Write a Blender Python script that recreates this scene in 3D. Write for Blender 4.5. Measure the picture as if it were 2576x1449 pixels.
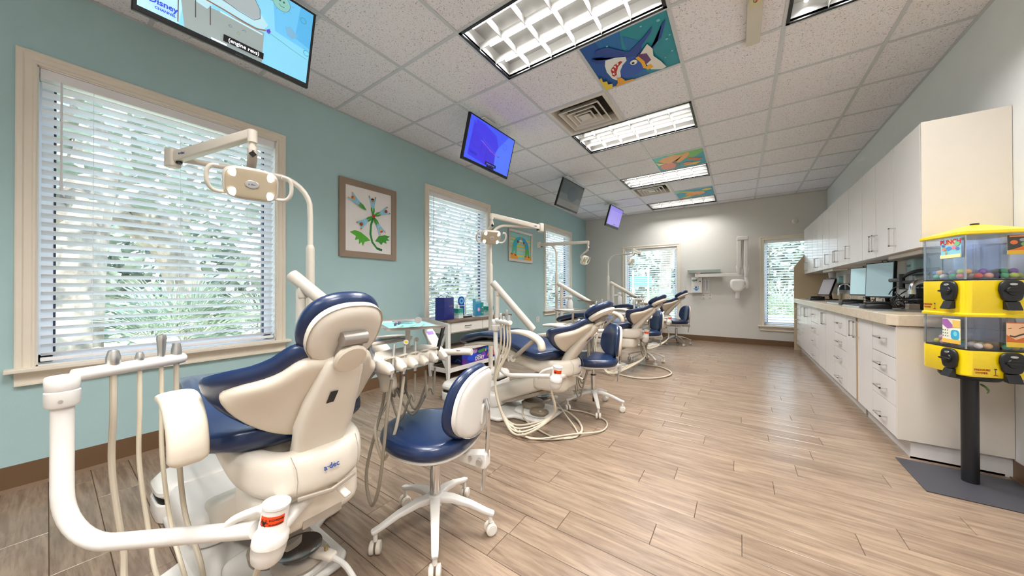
import bpy, bmesh, math, random
from math import sin, cos, pi, radians as R
from mathutils import Vector as V, Matrix
for _o in list(bpy.data.objects): bpy.data.objects.remove(_o, do_unlink=True)
sc = bpy.context.scene
COL = sc.collection

# ------------------------------------------------------------------ camera
YAW, PITCH, ROLL = R(34.9775), R(0.2713), R(-0.0988)
CAMH = 1.085
def _cam():
    fw = V((-sin(YAW)*cos(PITCH), cos(YAW)*cos(PITCH), sin(PITCH)))
    rt = V((cos(YAW), sin(YAW), 0)); up = rt.cross(fw)
    r2 = rt*cos(ROLL)+up*sin(ROLL); u2 = up*cos(ROLL)-rt*sin(ROLL)
    m = Matrix((r2, u2, -fw)).transposed().to_4x4(); m.translation = V((0, 0, CAMH))
    cd = bpy.data.cameras.new('camera'); cd.sensor_width = 36; cd.lens = 817.86/2576*36
    cd.clip_start = .02; cd.clip_end = 200
    c = bpy.data.objects.new('camera', cd); COL.objects.link(c); c.matrix_world = m; sc.camera = c
_cam()
# ------------------------------------------------------------------ world, sun, exposure
WORLD_STRENGTH = 6.3
w = bpy.data.worlds.new('world'); sc.world = w; w.use_nodes = True
nt = w.node_tree; nt.nodes.clear()
tc = nt.nodes.new('ShaderNodeTexCoord'); sx = nt.nodes.new('ShaderNodeSeparateXYZ'); cr = nt.nodes.new('ShaderNodeValToRGB')
bg = nt.nodes.new('ShaderNodeBackground'); ow = nt.nodes.new('ShaderNodeOutputWorld')
nt.links.new(tc.outputs['Generated'], sx.inputs[0]); nt.links.new(sx.outputs['Z'], cr.inputs[0])
cr.color_ramp.elements[0].color = (0.9, 0.95, 1, 1); cr.color_ramp.elements[0].position = 0.0
cr.color_ramp.elements[1].color = (0.55, 0.75, 1, 1); cr.color_ramp.elements[1].position = 0.9
nt.links.new(cr.outputs[0], bg.inputs[0]); bg.inputs[1].default_value = WORLD_STRENGTH
nt.links.new(bg.outputs[0], ow.inputs[0])
sun = bpy.data.lights.new('sun', 'SUN'); sun.energy = 9.0; sun.angle = R(1); sun.color = (1, .95, .86)
so = bpy.data.objects.new('sun', sun); COL.objects.link(so)
so.rotation_euler = V((-0.55, 0.10, -0.62)).to_track_quat('-Z', 'Y').to_euler()
sc.view_settings.view_transform = 'Standard'; sc.view_settings.look = 'None'
sc.view_settings.exposure = 0.45; sc.view_settings.gamma = 1.0; sc.view_settings.use_curve_mapping = False
TUBE_POWER = 13.0
try:
    sc.cycles.use_denoising = True; sc.cycles.max_bounces = 8; sc.cycles.diffuse_bounces = 5
    sc.cycles.transparent_max_bounces = 48; sc.cycles.sample_clamp_indirect = 6
    sc.cycles.caustics_reflective = False; sc.cycles.caustics_refractive = False
except Exception: pass

# ------------------------------------------------------------------ materials
def s2l(c):
    return tuple((x/12.92 if x <= .04045 else ((x+.055)/1.055)**2.4) for x in c)
def hexc(h):
    return s2l((int(h[0:2], 16)/255, int(h[2:4], 16)/255, int(h[4:6], 16)/255))
MATS = {}
def mat(name, col='ffffff', rough=.5, metal=0.0, emit=0, trans=0, coat=0, noise=0, nscale=8, bump=0, bscale=200, alpha=1, spec=.5):
    if name in MATS: return MATS[name]
    m = bpy.data.materials.new(name); m.use_nodes = True; n = m.node_tree.nodes; l = m.node_tree.links
    b = n['Principled BSDF']; c = hexc(col) if isinstance(col, str) else col
    b.inputs['Base Color'].default_value = (*c, 1); b.inputs['Roughness'].default_value = rough
    b.inputs['Metallic'].default_value = metal; b.inputs['Specular IOR Level'].default_value = spec
    if emit:
        b.inputs['Emission Color'].default_value = (*c, 1); b.inputs['Emission Strength'].default_value = emit
    if trans: b.inputs['Transmission Weight'].default_value = trans; b.inputs['IOR'].default_value = 1.1
    if coat: b.inputs['Coat Weight'].default_value = coat; b.inputs['Coat Roughness'].default_value = .08
    if alpha < 1: b.inputs['Alpha'].default_value = alpha
    t = n.new('ShaderNodeTexCoord')
    ns = n.new('ShaderNodeTexNoise'); ns.inputs['Scale'].default_value = nscale; ns.inputs['Detail'].default_value = 5
    l.new(t.outputs['Object'], ns.inputs['Vector'])
    a = noise or .03
    if not emit:
        mx = n.new('ShaderNodeMix'); mx.data_type = 'RGBA'
        mx.inputs[6].default_value = (*[x*(1-a) for x in c], 1); mx.inputs[7].default_value = (*[min(1, x*(1+a)) for x in c], 1)
        l.new(ns.outputs['Fac'], mx.inputs[0]); l.new(mx.outputs[2], b.inputs['Base Color'])
    if bump:
        n2 = n.new('ShaderNodeTexNoise'); n2.inputs['Scale'].default_value = bscale; n2.inputs['Detail'].default_value = 3
        l.new(t.outputs['Object'], n2.inputs['Vector'])
        bp = n.new('ShaderNodeBump'); bp.inputs['Strength'].default_value = bump; bp.inputs['Distance'].default_value = .002
        l.new(n2.outputs['Fac'], bp.inputs['Height']); l.new(bp.outputs[0], b.inputs['Normal'])
    MATS[name] = m; return m
def wood(name, dark, light, rough=.42, long='X', rnd=True, sc_=1.0):
    m = bpy.data.materials.new(name); m.use_nodes = True; n = m.node_tree.nodes; l = m.node_tree.links
    b = n['Principled BSDF']; t = n.new('ShaderNodeTexCoord'); mp = n.new('ShaderNodeMapping'); oi = n.new('ShaderNodeObjectInfo')
    l.new(t.outputs['Object'], mp.inputs[0])
    cx = n.new('ShaderNodeCombineXYZ'); mu = n.new('ShaderNodeMath'); mu.operation = 'MULTIPLY'; mu.inputs[1].default_value = 37.0
    l.new(oi.outputs['Random'], mu.inputs[0]); l.new(mu.outputs[0], cx.inputs[0]); l.new(mu.outputs[0], cx.inputs[1]); l.new(mu.outputs[0], cx.inputs[2])
    if rnd: l.new(cx.outputs[0], mp.inputs['Location'])
    s = (1.3, 15, 8) if long == 'X' else (15, 1.3, 8)
    mp.inputs['Scale'].default_value = tuple(k*sc_ for k in s)
    n1 = n.new('ShaderNodeTexNoise'); n1.inputs['Scale'].default_value = 1.3; n1.inputs['Detail'].default_value = 8; n1.inputs['Distortion'].default_value = 1.6
    l.new(mp.outputs[0], n1.inputs['Vector'])
    wv = n.new('ShaderNodeTexNoise'); wv.inputs['Scale'].default_value = 6; wv.inputs['Detail'].default_value = 6; wv.inputs['Roughness'].default_value = .7
    l.new(mp.outputs[0], wv.inputs['Vector'])
    r1 = n.new('ShaderNodeValToRGB'); r1.color_ramp.elements[0].position = .3; r1.color_ramp.elements[1].position = .7
    r1.color_ramp.elements[0].color = (*hexc(dark), 1); r1.color_ramp.elements[1].color = (*hexc(light), 1)
    l.new(n1.outputs['Fac'], r1.inputs[0])
    r2 = n.new('ShaderNodeValToRGB'); r2.color_ramp.elements[0].position = .36; r2.color_ramp.elements[1].position = .52
    r2.color_ramp.elements[0].color = (.70, .67, .65, 1); r2.color_ramp.elements[1].color = (1, 1, 1, 1)
    l.new(wv.outputs['Fac'], r2.inputs[0])
    mx = n.new('ShaderNodeMix'); mx.data_type = 'RGBA'; mx.blend_type = 'MULTIPLY'; mx.inputs[0].default_value = .75
    l.new(r1.outputs[0], mx.inputs[6]); l.new(r2.outputs[0], mx.inputs[7])
    hs = n.new('ShaderNodeHueSaturation'); ma = n.new('ShaderNodeMapRange'); ma.inputs[3].default_value = .93; ma.inputs[4].default_value = 1.07
    l.new(oi.outputs['Random'], ma.inputs[0]); l.new(ma.outputs[0], hs.inputs['Value']); l.new(mx.outputs[2], hs.inputs['Color'])
    l.new(hs.outputs[0], b.inputs['Base Color']); b.inputs['Roughness'].default_value = rough
    b.inputs['Specular IOR Level'].default_value = .5
    bp = n.new('ShaderNodeBump'); bp.inputs['Strength'].default_value = .07; bp.inputs['Distance'].default_value = .001
    l.new(wv.outputs['Fac'], bp.inputs['Height']); l.new(bp.outputs[0], b.inputs['Normal'])
    MATS[name] = m; return m
def speckle(name):
    m = bpy.data.materials.new(name); m.use_nodes = True; n = m.node_tree.nodes; l = m.node_tree.links
    b = n['Principled BSDF']; t = n.new('ShaderNodeTexCoord'); oi = n.new('ShaderNodeObjectInfo')
    mp = n.new('ShaderNodeMapping'); cx = n.new('ShaderNodeCombineXYZ'); mu = n.new('ShaderNodeMath'); mu.operation = 'MULTIPLY'; mu.inputs[1].default_value = 91
    l.new(oi.outputs['Random'], mu.inputs[0]); l.new(mu.outputs[0], cx.inputs[0]); l.new(cx.outputs[0], mp.inputs['Location']); l.new(t.outputs['Object'], mp.inputs[0])
    mp.inputs['Scale'].default_value = (1, 1, 1)
    n1 = n.new('ShaderNodeTexNoise'); n1.inputs['Scale'].default_value = 130; n1.inputs['Detail'].default_value = 1.5; n1.inputs['Distortion'].default_value = 1.2
    l.new(mp.outputs[0], n1.inputs['Vector'])
    r = n.new('ShaderNodeValToRGB'); r.color_ramp.elements[0].position = .33; r.color_ramp.elements[1].position = .37
    r.color_ramp.elements[0].color = (*hexc('83786f'), 1); r.color_ramp.elements[1].color = (*hexc('eeebf0'), 1)
    l.new(n1.outputs['Fac'], r.inputs[0]); l.new(r.outputs[0], b.inputs['Base Color']); b.inputs['Roughness'].default_value = .95
    bp = n.new('ShaderNodeBump'); bp.inputs['Strength'].default_value = .25; bp.inputs['Distance'].default_value = .002
    l.new(n1.outputs['Fac'], bp.inputs['Height']); l.new(bp.outputs[0], b.inputs['Normal'])
    MATS[name] = m; return m
def stone(name, c1, c2, scale=14, rough=.3):
    m = bpy.data.materials.new(name); m.use_nodes = True; n = m.node_tree.nodes; l = m.node_tree.links
    b = n['Principled BSDF']; t = n.new('ShaderNodeTexCoord'); n1 = n.new('ShaderNodeTexNoise'); n1.inputs['Scale'].default_value = scale; n1.inputs['Detail'].default_value = 9
    n1.inputs['Roughness'].default_value = .7; l.new(t.outputs['Object'], n1.inputs['Vector'])
    r = n.new('ShaderNodeValToRGB'); r.color_ramp.elements[0].position = .35; r.color_ramp.elements[1].position = .65
    r.color_ramp.elements[0].color = (*hexc(c1), 1); r.color_ramp.elements[1].color = (*hexc(c2), 1)
    l.new(n1.outputs['Fac'], r.inputs[0]); l.new(r.outputs[0], b.inputs['Base Color']); b.inputs['Roughness'].default_value = rough
    MATS[name] = m; return m
def clearmat(name, tint='ffffff', a=.15, rough=.05):
    m = bpy.data.materials.new(name); m.use_nodes = True; n = m.node_tree.nodes; l = m.node_tree.links; n.clear()
    o = n.new('ShaderNodeOutputMaterial'); tr = n.new('ShaderNodeBsdfTransparent'); g = n.new('ShaderNodeBsdfGlossy'); mx = n.new('ShaderNodeMixShader')
    tr.inputs[0].default_value = (*hexc(tint), 1); g.inputs['Roughness'].default_value = rough; g.inputs[0].default_value = (.9, .9, .95, 1)
    f = n.new('ShaderNodeLayerWeight'); f.inputs[0].default_value = a
    l.new(f.outputs['Facing'], mx.inputs[0]); l.new(tr.outputs[0], mx.inputs[1]); l.new(g.outputs[0], mx.inputs[2]); l.new(mx.outputs[0], o.inputs[0])
    MATS[name] = m; return m

TEAL = mat('teal wall paint', 'a9c7c9', .75, bump=.15, bscale=120)
GREY = mat('pale grey wall paint', 'd6d3cd', .75, bump=.12, bscale=120)
WALLR = mat('white wall paint', 'dee0e1', .75, bump=.1, bscale=120)
TRIM = mat('cream painted trim', 'e6ddcd', .45)
WHITE = mat('white paint', 'e9e8e4', .4)
BLINDM = mat('white blind slat', 'eeeef0', .5)
BASEB = mat('brown rubber baseboard', '6b5138', .5)
PLANK = wood('vinyl plank', '756354', '96826f', .25)
TILE = speckle('mineral fibre tile')
GRIDM = mat('grid white enamel', 'c9ccd0', .45)
CREAM = mat('cream moulded plastic', 'd6ccbb', .32, coat=.15)
CREAM2 = mat('pale cream shell', 'dcd4c7', .35, coat=.15)
TANM = mat('tan plastic', 'b5a58c', .45)
WPL = mat('white moulded plastic', 'e0ddd8', .3, coat=.1)
BLUE = mat('navy vinyl upholstery', '0c244a', .33, coat=.25, bump=.12, bscale=90)
CHROME = mat('chrome', 'd9dadb', .12, 1.0)
STEEL = mat('brushed steel', 'd2d0cb', .36, 1.0)
GREYPL = mat('grey plastic', 'a79d91', .4)
HOSE = mat('grey beige hose', 'bdb29f', .45)
HOSE2 = mat('taupe hose', '8f8676', .45)
BLACK = mat('black plastic', '121214', .35)
BLKM = mat('black powder coat', '15161a', .4)
LAM = mat('white laminate', 'd6d3d1', .35, coat=.1)
GAPSHADE = mat('gap shade carcass', '5f5a56', .6)  # carcass coloured dark, painting the shade into the gaps between fronts
TANLAM = mat('cream laminate panel', 'd3cbc0', .4)
COUNTER = stone('counter laminate', 'c2b19a', 'd0c2ae', 26, .22)
YEL = mat('yellow enamel', 'f2d400', .3, coat=.4)
GLASS = clearmat('window glass', 'f4fbff', .12, .02)
ACRYL = clearmat('clear acrylic', 'f6f8fc', .12, .08)
ORANGE = mat('orange label', 'ee4a12', .5)
GUNMET = mat('gunmetal mat', '3c3c42', .5)

# ------------------------------------------------------------------ mesh builder
class MB:
    def __init__(s): s.v = []; s.f = []; s.mi = []; s.cur = 0
    def add(s, vs, fs):
        b = len(s.v); s.v += [tuple(p) for p in vs]; s.f += [tuple(i+b for i in f) for f in fs]; s.mi += [s.cur]*len(fs); return s
    def box(s, x0, x1, y0, y1, z0, z1, T=None):
        vs = [V((x, y, z)) for x in (x0, x1) for y in (y0, y1) for z in (z0, z1)]
        if T is not None: vs = [T @ p for p in vs]
        return s.add(vs, [(0, 1, 3, 2), (4, 6, 7, 5), (0, 4, 5, 1), (2, 3, 7, 6), (0, 2, 6, 4), (1, 5, 7, 3)])
    def cbox(s, c, size, T=None):
        c = V(c); h = V(size)/2
        if T is None: return s.box(c.x-h.x, c.x+h.x, c.y-h.y, c.y+h.y, c.z-h.z, c.z+h.z)
        return s.box(-h.x, h.x, -h.y, h.y, -h.z, h.z, Matrix.Translation(c) @ T)
    def loft(s, rings, cap=True, closed=False):
        n = len(rings[0]); vs = [p for r in rings for p in r]; fs = []
        m = len(rings)
        for i in range(m if closed else m-1):
            a = i*n; b = ((i+1) % m)*n
            for j in range(n):
                k = (j+1) % n; fs.append((a+j, a+k, b+k, b+j))
        if cap and not closed:
            fs.append(tuple(range(n-1, -1, -1))); fs.append(tuple((m-1)*n+j for j in range(n)))
        return s.add(vs, fs)
    def tube(s, pts, r, n=12, closed=False, flat=1.0):
        pts = [V(p) for p in pts]; m = len(pts); rr = r if isinstance(r, (list, tuple)) else [r]*m
        tg = []
        for i in range(m):
            if closed: t = pts[(i+1) % m]-pts[i-1]
            else: t = pts[min(i+1, m-1)]-pts[max(i-1, 0)]
            tg.append(t.normalized())
        a = tg[0].cross(V((0, 0, 1)));
        if a.length < .05: a = tg[0].cross(V((0, 1, 0)))
        a.normalize(); rings = []
        for i in range(m):
            a = (a - tg[i]*a.dot(tg[i])).normalized(); b = tg[i].cross(a)
            rings.append([pts[i]+a*rr[i]*cos(2*pi*k/n)+b*rr[i]*flat*sin(2*pi*k/n) for k in range(n)])
        return s.loft(rings, True, closed)
    def cyl(s, p0, p1, r0, r1=None, n=20): return s.tube([p0, p1], [r0, r0 if r1 is None else r1], n)
    def lathe(s, prof, o=(0, 0, 0), ax=(0, 0, 1), n=24):
        o = V(o); ax = V(ax).normalized(); a = ax.cross(V((1, 0, 0)))
        if a.length < .1: a = ax.cross(V((0, 1, 0)))
        a.normalize(); b = ax.cross(a)
        return s.loft([[o+ax*z+a*max(r, 1e-4)*cos(2*pi*k/n)+b*max(r, 1e-4)*sin(2*pi*k/n) for k in range(n)] for r, z in prof])
    def sweep(s, pts, hw, ht, side=(0, 1, 0), n=20, p=2.8, wing=0, rnd=True):
        """superelliptic section along pts; hw sideways, ht along the normal"""
        pts = [V(q) for q in pts]; m = len(pts); side = V(side)
        hw = hw if isinstance(hw, (list, tuple)) else [hw]*m; ht = ht if isinstance(ht, (list, tuple)) else [ht]*m
        rings = []; prev = [None]
        def ring(c, t, a, b):
            sd = (side-t*side.dot(t)).normalized(); nm = t.cross(sd); o = []
            if (nm.z < -1e-4 if prev[0] is None else nm.dot(prev[0]) < 0): nm = -nm
            prev[0] = nm
            for k in range(n):
                th = 2*pi*k/n; cx = cos(th); sy = sin(th)
                x = math.copysign(abs(cx)**(2/p), cx); y = math.copysign(abs(sy)**(2/p), sy)
                o.append(c+sd*a*x+nm*(b*y+wing*x*x))
            return o
        for i in range(m):
            t = (pts[min(i+1, m-1)]-pts[max(i-1, 0)]).normalized()
            if i == 0 and rnd:
                for q in (0.35, .8): rings.append(ring(pts[0]-t*ht[0]*(1-q)**.5*.8, t, hw[0]*q**.35*.97, ht[0]*q**.6))
            rings.append(ring(pts[i], t, hw[i], ht[i]))
            if i == m-1 and rnd:
                for q in (.8, .35): rings.append(ring(pts[i]+t*ht[i]*(1-q)**.5*.8, t, hw[i]*q**.35*.97, ht[i]*q**.6))
        return s.loft(rings)
    def pillow(s, outline, z0, z1, er, fr=None, fn=None, rings=5, dome=0, bot=True):
        """outline: list of (x,y); rounded edge radius er; fr 4x4 frame; fn deforms local point"""
        cx = sum(p[0] for p in outline)/len(outline); cy = sum(p[1] for p in outline)/len(outline)
        rad = max(math.hypot(p[0]-cx, p[1]-cy) for p in outline)
        mn = min(math.hypot(p[0]-cx, p[1]-cy) for p in outline)
        lv = []
        def ins(d): return [(p[0]-(p[0]-cx)/max(1e-6, math.hypot(p[0]-cx, p[1]-cy))*min(d, .9*mn), p[1]-(p[1]-cy)/max(1e-6, math.hypot(p[0]-cx, p[1]-cy))*min(d, .9*mn)) for p in outline]
        def scl(base, q): return [(cx+(p[0]-cx)*q, cy+(p[1]-cy)*q) for p in base]
        R_ = []
        bi = ins(er)
        for i in range(1, rings+1): R_.append((scl(bi, i/rings if i else .01), z0))
        for k in range(1, 4): R_.append((ins(er*(1-sin(pi/2*k/3))), z0+er*(1-cos(pi/2*k/3))))
        for k in range(0, 4):
            a = pi/2*k/3; R_.append((ins(er*(1-cos(a))), z1-er*(1-sin(a))))
        for i in range(rings-1, 0, -1): R_.append((scl(bi, i/rings), z1+dome*(1-(i/rings)**2)))
        out = []
        for ol, z in R_:
            r = []
            for p in ol:
                q = V((p[0], p[1], z))
                if fn: q = fn(q)
                if fr is not None: q = fr @ q
                r.append(q)
            out.append(r)
        return s.loft(out)
    def prism(s, poly, d, o, ux, uy):
        o = V(o); ux = V(ux); uy = V(uy); nn = ux.cross(uy).normalized()*d
        a = [o+ux*p[0]+uy*p[1] for p in poly]; b = [q+nn for q in a]; n = len(a)
        return s.add(a+b, [tuple(range(n-1, -1, -1)), tuple(range(n, 2*n))]+[(i, (i+1) % n, n+(i+1) % n, n+i) for i in range(n)])
    def build(s, name, m, par=None, smooth=35, bevel=0, sub=0, label=None):
        me = bpy.data.meshes.new(name); off = wloc(par)
        me.from_pydata([V(p)-off for p in s.v], [], s.f)
        ms = m if isinstance(m, (list, tuple)) else [m]
        for q in ms: me.materials.append(q)
        if len(ms) > 1: me.polygons.foreach_set('material_index', s.mi)
        bm = bmesh.new(); bm.from_mesh(me); bmesh.ops.recalc_face_normals(bm, faces=bm.faces); bm.to_mesh(me); bm.free()
        if smooth:
            me.polygons.foreach_set('use_smooth', [True]*len(me.polygons)); me.set_sharp_from_angle(angle=R(smooth))
        o = bpy.data.objects.new(name, me); COL.objects.link(o)
        if par is not None: o.parent = par
        if bevel:
            b = o.modifiers.new('bevel', 'BEVEL'); b.width = bevel; b.segments = 2; b.limit_method = 'ANGLE'; b.angle_limit = R(40)
        if sub:
            b = o.modifiers.new('sub', 'SUBSURF'); b.levels = sub; b.render_levels = sub
        if label: o['label'] = label
        return o
def wloc(o):
    p = V((0, 0, 0))
    while o is not None: p += o.location; o = o.parent
    return p
def tag(o, label, cat, group=None):
    o['label'] = label; o['category'] = cat
    if group: o['group'] = group
    return o
def thing(name, label, cat, loc, group=None):
    o = bpy.data.objects.new(name, None); COL.objects.link(o); o.location = loc; o.empty_display_size = .1
    return tag(o, label, cat, group)
def struct(name, loc=None):
    o = bpy.data.objects.new(name, None); COL.objects.link(o); o.location = loc or (0, 0, 0); o['kind'] = 'structure'; return o
def spl(pts, k=8):
    P = [V(p) for p in pts]; P = [P[0]*2-P[1]]+P+[P[-1]*2-P[-2]]; o = []
    for i in range(1, len(P)-2):
        for j in range(k):
            t = j/k; a, b, c, d = P[i-1], P[i], P[i+1], P[i+2]
            o.append(.5*((2*b)+(c-a)*t+(2*a-5*b+4*c-d)*t*t+(3*b-a-3*c+d)*t**3))
    o.append(P[-2]); return o
def ell(a, b, n=40, p=2.0, cx=0, cy=0):
    o = []
    for k in range(n):
        t = 2*pi*k/n; c, s_ = cos(t), sin(t)
        o.append((cx+a*math.copysign(abs(c)**(2/p), c), cy+b*math.copysign(abs(s_)**(2/p), s_)))
    return o
def frame(o, ux, uy):
    ux = V(ux).normalized(); uy = V(uy); uz = ux.cross(uy).normalized(); uy = uz.cross(ux)
    m = Matrix((ux, uy, uz)).transposed().to_4x4(); m.translation = V(o); return m
def art(par, o, ux, uy, shapes, emit=0, name='print', rough=.45, step=.0004):
    """flat print: shapes=[(hex, [(u,v)...])] stacked at o spanning ux, uy"""
    o = V(o); ux = V(ux); uy = V(uy); n = ux.cross(uy).normalized(); b = MB(); ms = []; idx = {}
    for i, (c, pl) in enumerate(shapes):
        if c not in idx:
            idx[c] = len(ms); ms.append(mat(('screen ' if emit else 'ink ')+c+str(emit), c, rough, emit=emit))
        b.cur = idx[c]; b.add([o+ux*p[0]+uy*p[1]+n*step*(i+1) for p in pl], [tuple(range(len(pl)))])
    me = bpy.data.meshes.new(name); off = wloc(par); me.from_pydata([V(p)-off for p in b.v], [], b.f)
    for q in ms: me.materials.append(q)
    me.polygons.foreach_set('material_index', b.mi)
    ob = bpy.data.objects.new(name, me); COL.objects.link(ob); ob.parent = par; return ob
def rect(x0, y0, x1, y1): return [(x0, y0), (x1, y0), (x1, y1), (x0, y1)]
def circ(x, y, a, b=None, n=20): return [(x+a*cos(2*pi*k/n), y+(b or a)*sin(2*pi*k/n)) for k in range(n)]
def line(pts, w, asp=1.0):
    L = []; Rr = []
    for i, p in enumerate(pts):
        q = pts[min(i+1, len(pts)-1)]; r = pts[max(i-1, 0)]; dx, dy = q[0]-r[0], q[1]-r[1]; d = math.hypot(dx, dy) or 1
        L.append((p[0]-dy/d*w, p[1]+dx/d*w*asp)); Rr.append((p[0]+dy/d*w, p[1]-dx/d*w*asp))
    return L+Rr[::-1]
def text_mesh(body, size, align='CENTER', bold=0):
    c = bpy.data.curves.new('lettering', 'FONT'); c.body = body; c.size = size; c.align_x = align; c.align_y = 'CENTER'; c.offset = bold
    c.extrude = .0002; c.resolution_u = 2
    ob = bpy.data.objects.new('lettering', c); me = bpy.data.meshes.new_from_object(ob); me.materials.clear(); bpy.data.objects.remove(ob); bpy.data.curves.remove(c)
    return me
def text(par, body, o, ux, uy, size, m, name='lettering', align='CENTER', bold=0):
    me = text_mesh(body, size, align, bold); me.name = name; me.materials.append(m)
    ob = bpy.data.objects.new(name, me); COL.objects.link(ob)
    f = frame(o, ux, uy); ob.parent = par; f.translation = f.translation - wloc(par)
    ob.matrix_basis = f; return ob
def curved_text(par, items, m, name='lettering'):
    """items: (char, origin, ux, uy, size) merged into one mesh"""
    b = MB()
    for ch, o, ux, uy, size in items:
        me = text_mesh(ch, size); f = frame(o, ux, uy); b.add([f @ v.co for v in me.vertices], [tuple(p.vertices) for p in me.polygons]); bpy.data.meshes.remove(me)
    return b.build(name, m, par, smooth=0)
INKB = mat('ink black', '17181c', .5); INKBLUE = mat('ink blue', '1d3f86', .5); INKW = mat('ink white', 'f4f4f4', .5); INKR = mat('ink red', 'c2201c', .5)
# ================================================================== ROOM SHELL
XL, XR, YB, YF, ZC = -3.232, 1.284, 7.93, -2.6, 2.843
# windows: (axis, a0, a1, z0, z1) clear opening
WIN = {1: ('L', -.035, 1.115, .66, 2.352), 2: ('L', 2.772, 3.945, .66, 2.352), 3: ('L', 5.812, 6.985, .66, 2.352),
       4: ('B', -2.232, -1.12, .385, 2.03), 5: ('B', .388, 1.205, .385, 2.03)}
def wall_with_holes(name, m, A0, A1, holes, mk, h=ZC+.15):
    par = MB(); hs = sorted(holes); x = A0
    for a0, a1, z0, z1 in hs:
        mk(par, x, a0, 0, h); mk(par, a0, a1, 0, z0); mk(par, a0, a1, z1, h); x = a1
    mk(par, x, A1, 0, h)
    o = par.build(name, m, smooth=0); o['kind'] = 'structure'; return o
wall_with_holes('wall_left', TEAL, YF, YB, [w_[1:] for w_ in WIN.values() if w_[0] == 'L'], lambda b, a0, a1, z0, z1: b.box(XL-.16, XL, a0, a1, z0, z1))
wall_with_holes('wall_back', GREY, XL-.16, XR+.16, [w_[1:] for w_ in WIN.values() if w_[0] == 'B'], lambda b, a0, a1, z0, z1: b.box(a0, a1, YB, YB+.16, z0, z1))
o = MB().box(XR, XR+.16, YF, YB, 0, ZC+.15).build('wall_right', WALLR, smooth=0); o['kind'] = 'structure'
o = MB().box(XL-.16, XR+.16, YF-.16, YF, 0, ZC+.15).build('wall_front', WALLR, smooth=0); o['kind'] = 'structure'
# baseboards (coved rubber)
def basebd(name, prof):
    o = prof.build(name, BASEB, smooth=30); o['kind'] = 'structure'
H_ = .135
b = MB(); b.prism([(0, 0), (.022, 0), (.016, .006), (.006, .016), (.005, H_), (0, H_)], YB-YF, (XL, YB, 0), (1, 0, 0), (0, 0, 1)); basebd('baseboard_left', b)
b = MB(); b.box(XL+.006, .86, YB-.006, YB, 0, .11).box(XL+.006, .86, YB-.018, YB, 0, .008); basebd('baseboard_back', b)
b = MB(); b.box(XR-.006, XR, YF, 3.17, 0, H_-.03).box(XR-.018, XR, YF, 3.17, 0, .008); basebd('baseboard_right', b)

# floor: slab + individual planks
fl = struct('floor')
MB().box(XL-.16, XR+.16, YF-.16, YB+.16, -.12, -.003).build('subfloor', mat('plank seam shadow', '4a3a2c', .8), fl, smooth=0)
MB().box(XL, XR, YF, -.286, -.003, 0).build('plank_field', PLANK, fl, smooth=0)
PW, PL = .1465, .887
seams = {8: -.844, 9: -.683, 10: -.319, 11: .004, 12: -.181, 13: -.471, 14: -.311, 15: .149, 16: -.033, 17: .274, 18: .676, 19: .38, 0: -2.148, 1: -2.75, 2: -2.37}
random.seed(5); meshes = {}; NP = 0; far = MB()
for k in range(-2, 54):
    y0 = .007+PW*k; y1 = min(y0+PW, YB)
    s0 = seams.get(k, -3.2+random.random()*PL); x = s0
    while x > XL: x -= PL
    while x < XR-.001:
        a, e = max(x, XL), min(x+PL, XR)
        key = (round(e-a, 3), round(y1-y0, 3))
        if e-a > .01 and k > 47:
            far.box(a+.001, e-.001, y0+.001, y1-.001, -.003, 0)
        elif e-a > .01:
            NP += 1
            if key not in meshes:
                g = .0011; mb = MB(); w_, h_ = (e-a)/2-g, (y1-y0)/2-g; c_ = .0012
                mb.loft([[(-w_, -h_, -.003), (w_, -h_, -.003), (w_, h_, -.003), (-w_, h_, -.003)], [(-w_, -h_, -c_), (w_, -h_, -c_), (w_, h_, -c_), (-w_, h_, -c_)],
                         [(-w_+c_, -h_+c_, 0), (w_-c_, -h_+c_, 0), (w_-c_, h_-c_, 0), (-w_+c_, h_-c_, 0)]])
                ob = mb.build('plank', PLANK, fl, smooth=0); meshes[key] = ob.data
            else:
                ob = bpy.data.objects.new('plank', meshes[key]); COL.objects.link(ob); ob.parent = fl
            ob.location = ((a+e)/2, (y0+y1)/2, 0)
        x += PL

ob = far.build('plank', PLANK, fl, smooth=0); ob['kind'] = 'stuff'; print('PLANKS', NP)
# ceiling: slab, T-bar grid, tiles
ce = struct('ceiling')
MB().box(XL-.16, XR+.16, YF-.16, YB+.16, ZC+.14, ZC+.22).build('ceiling_deck', mat('deck', 'bdbdbd', .9), ce, smooth=0)
CXS = [XL, -2.80, -2.19, -1.58, -.968, -.357, .253, .862, XR]
CYS = [YF]+[.997+.61*i for i in range(-5, 12)]+[YB]
for a in ((XL, XL+.02, YF, YB), (XR-.02, XR, YF, YB), (XL, XR, YF, YF+.02), (XL, XR, YB-.02, YB)):
    MB().box(a[0], a[1], a[2], a[3], ZC+.001, ZC+.003).build('wall_angle', GRIDM, ce, smooth=0)
LIGHTS = [(-1.58, -.357, .997+.61*i, .997+.61*(i+1)) for i in (1, 4, 7, 10, -2, -5)]+[(.253, .862, .997+.61, .997+.61*3), (.253, .862, .997-.61*3, .997-.61)]
VENTS = [(-1.58, -.968, 2.827, 3.437), (-1.58, -.968, 5.877, 6.487)]
PRINTS = [2.217, 4.657, 6.487]
def inside(x, y): return any(q[0]+.02 < x < q[1]-.02 and q[2]+.02 < y < q[3]-.02 for q in LIGHTS)
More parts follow.
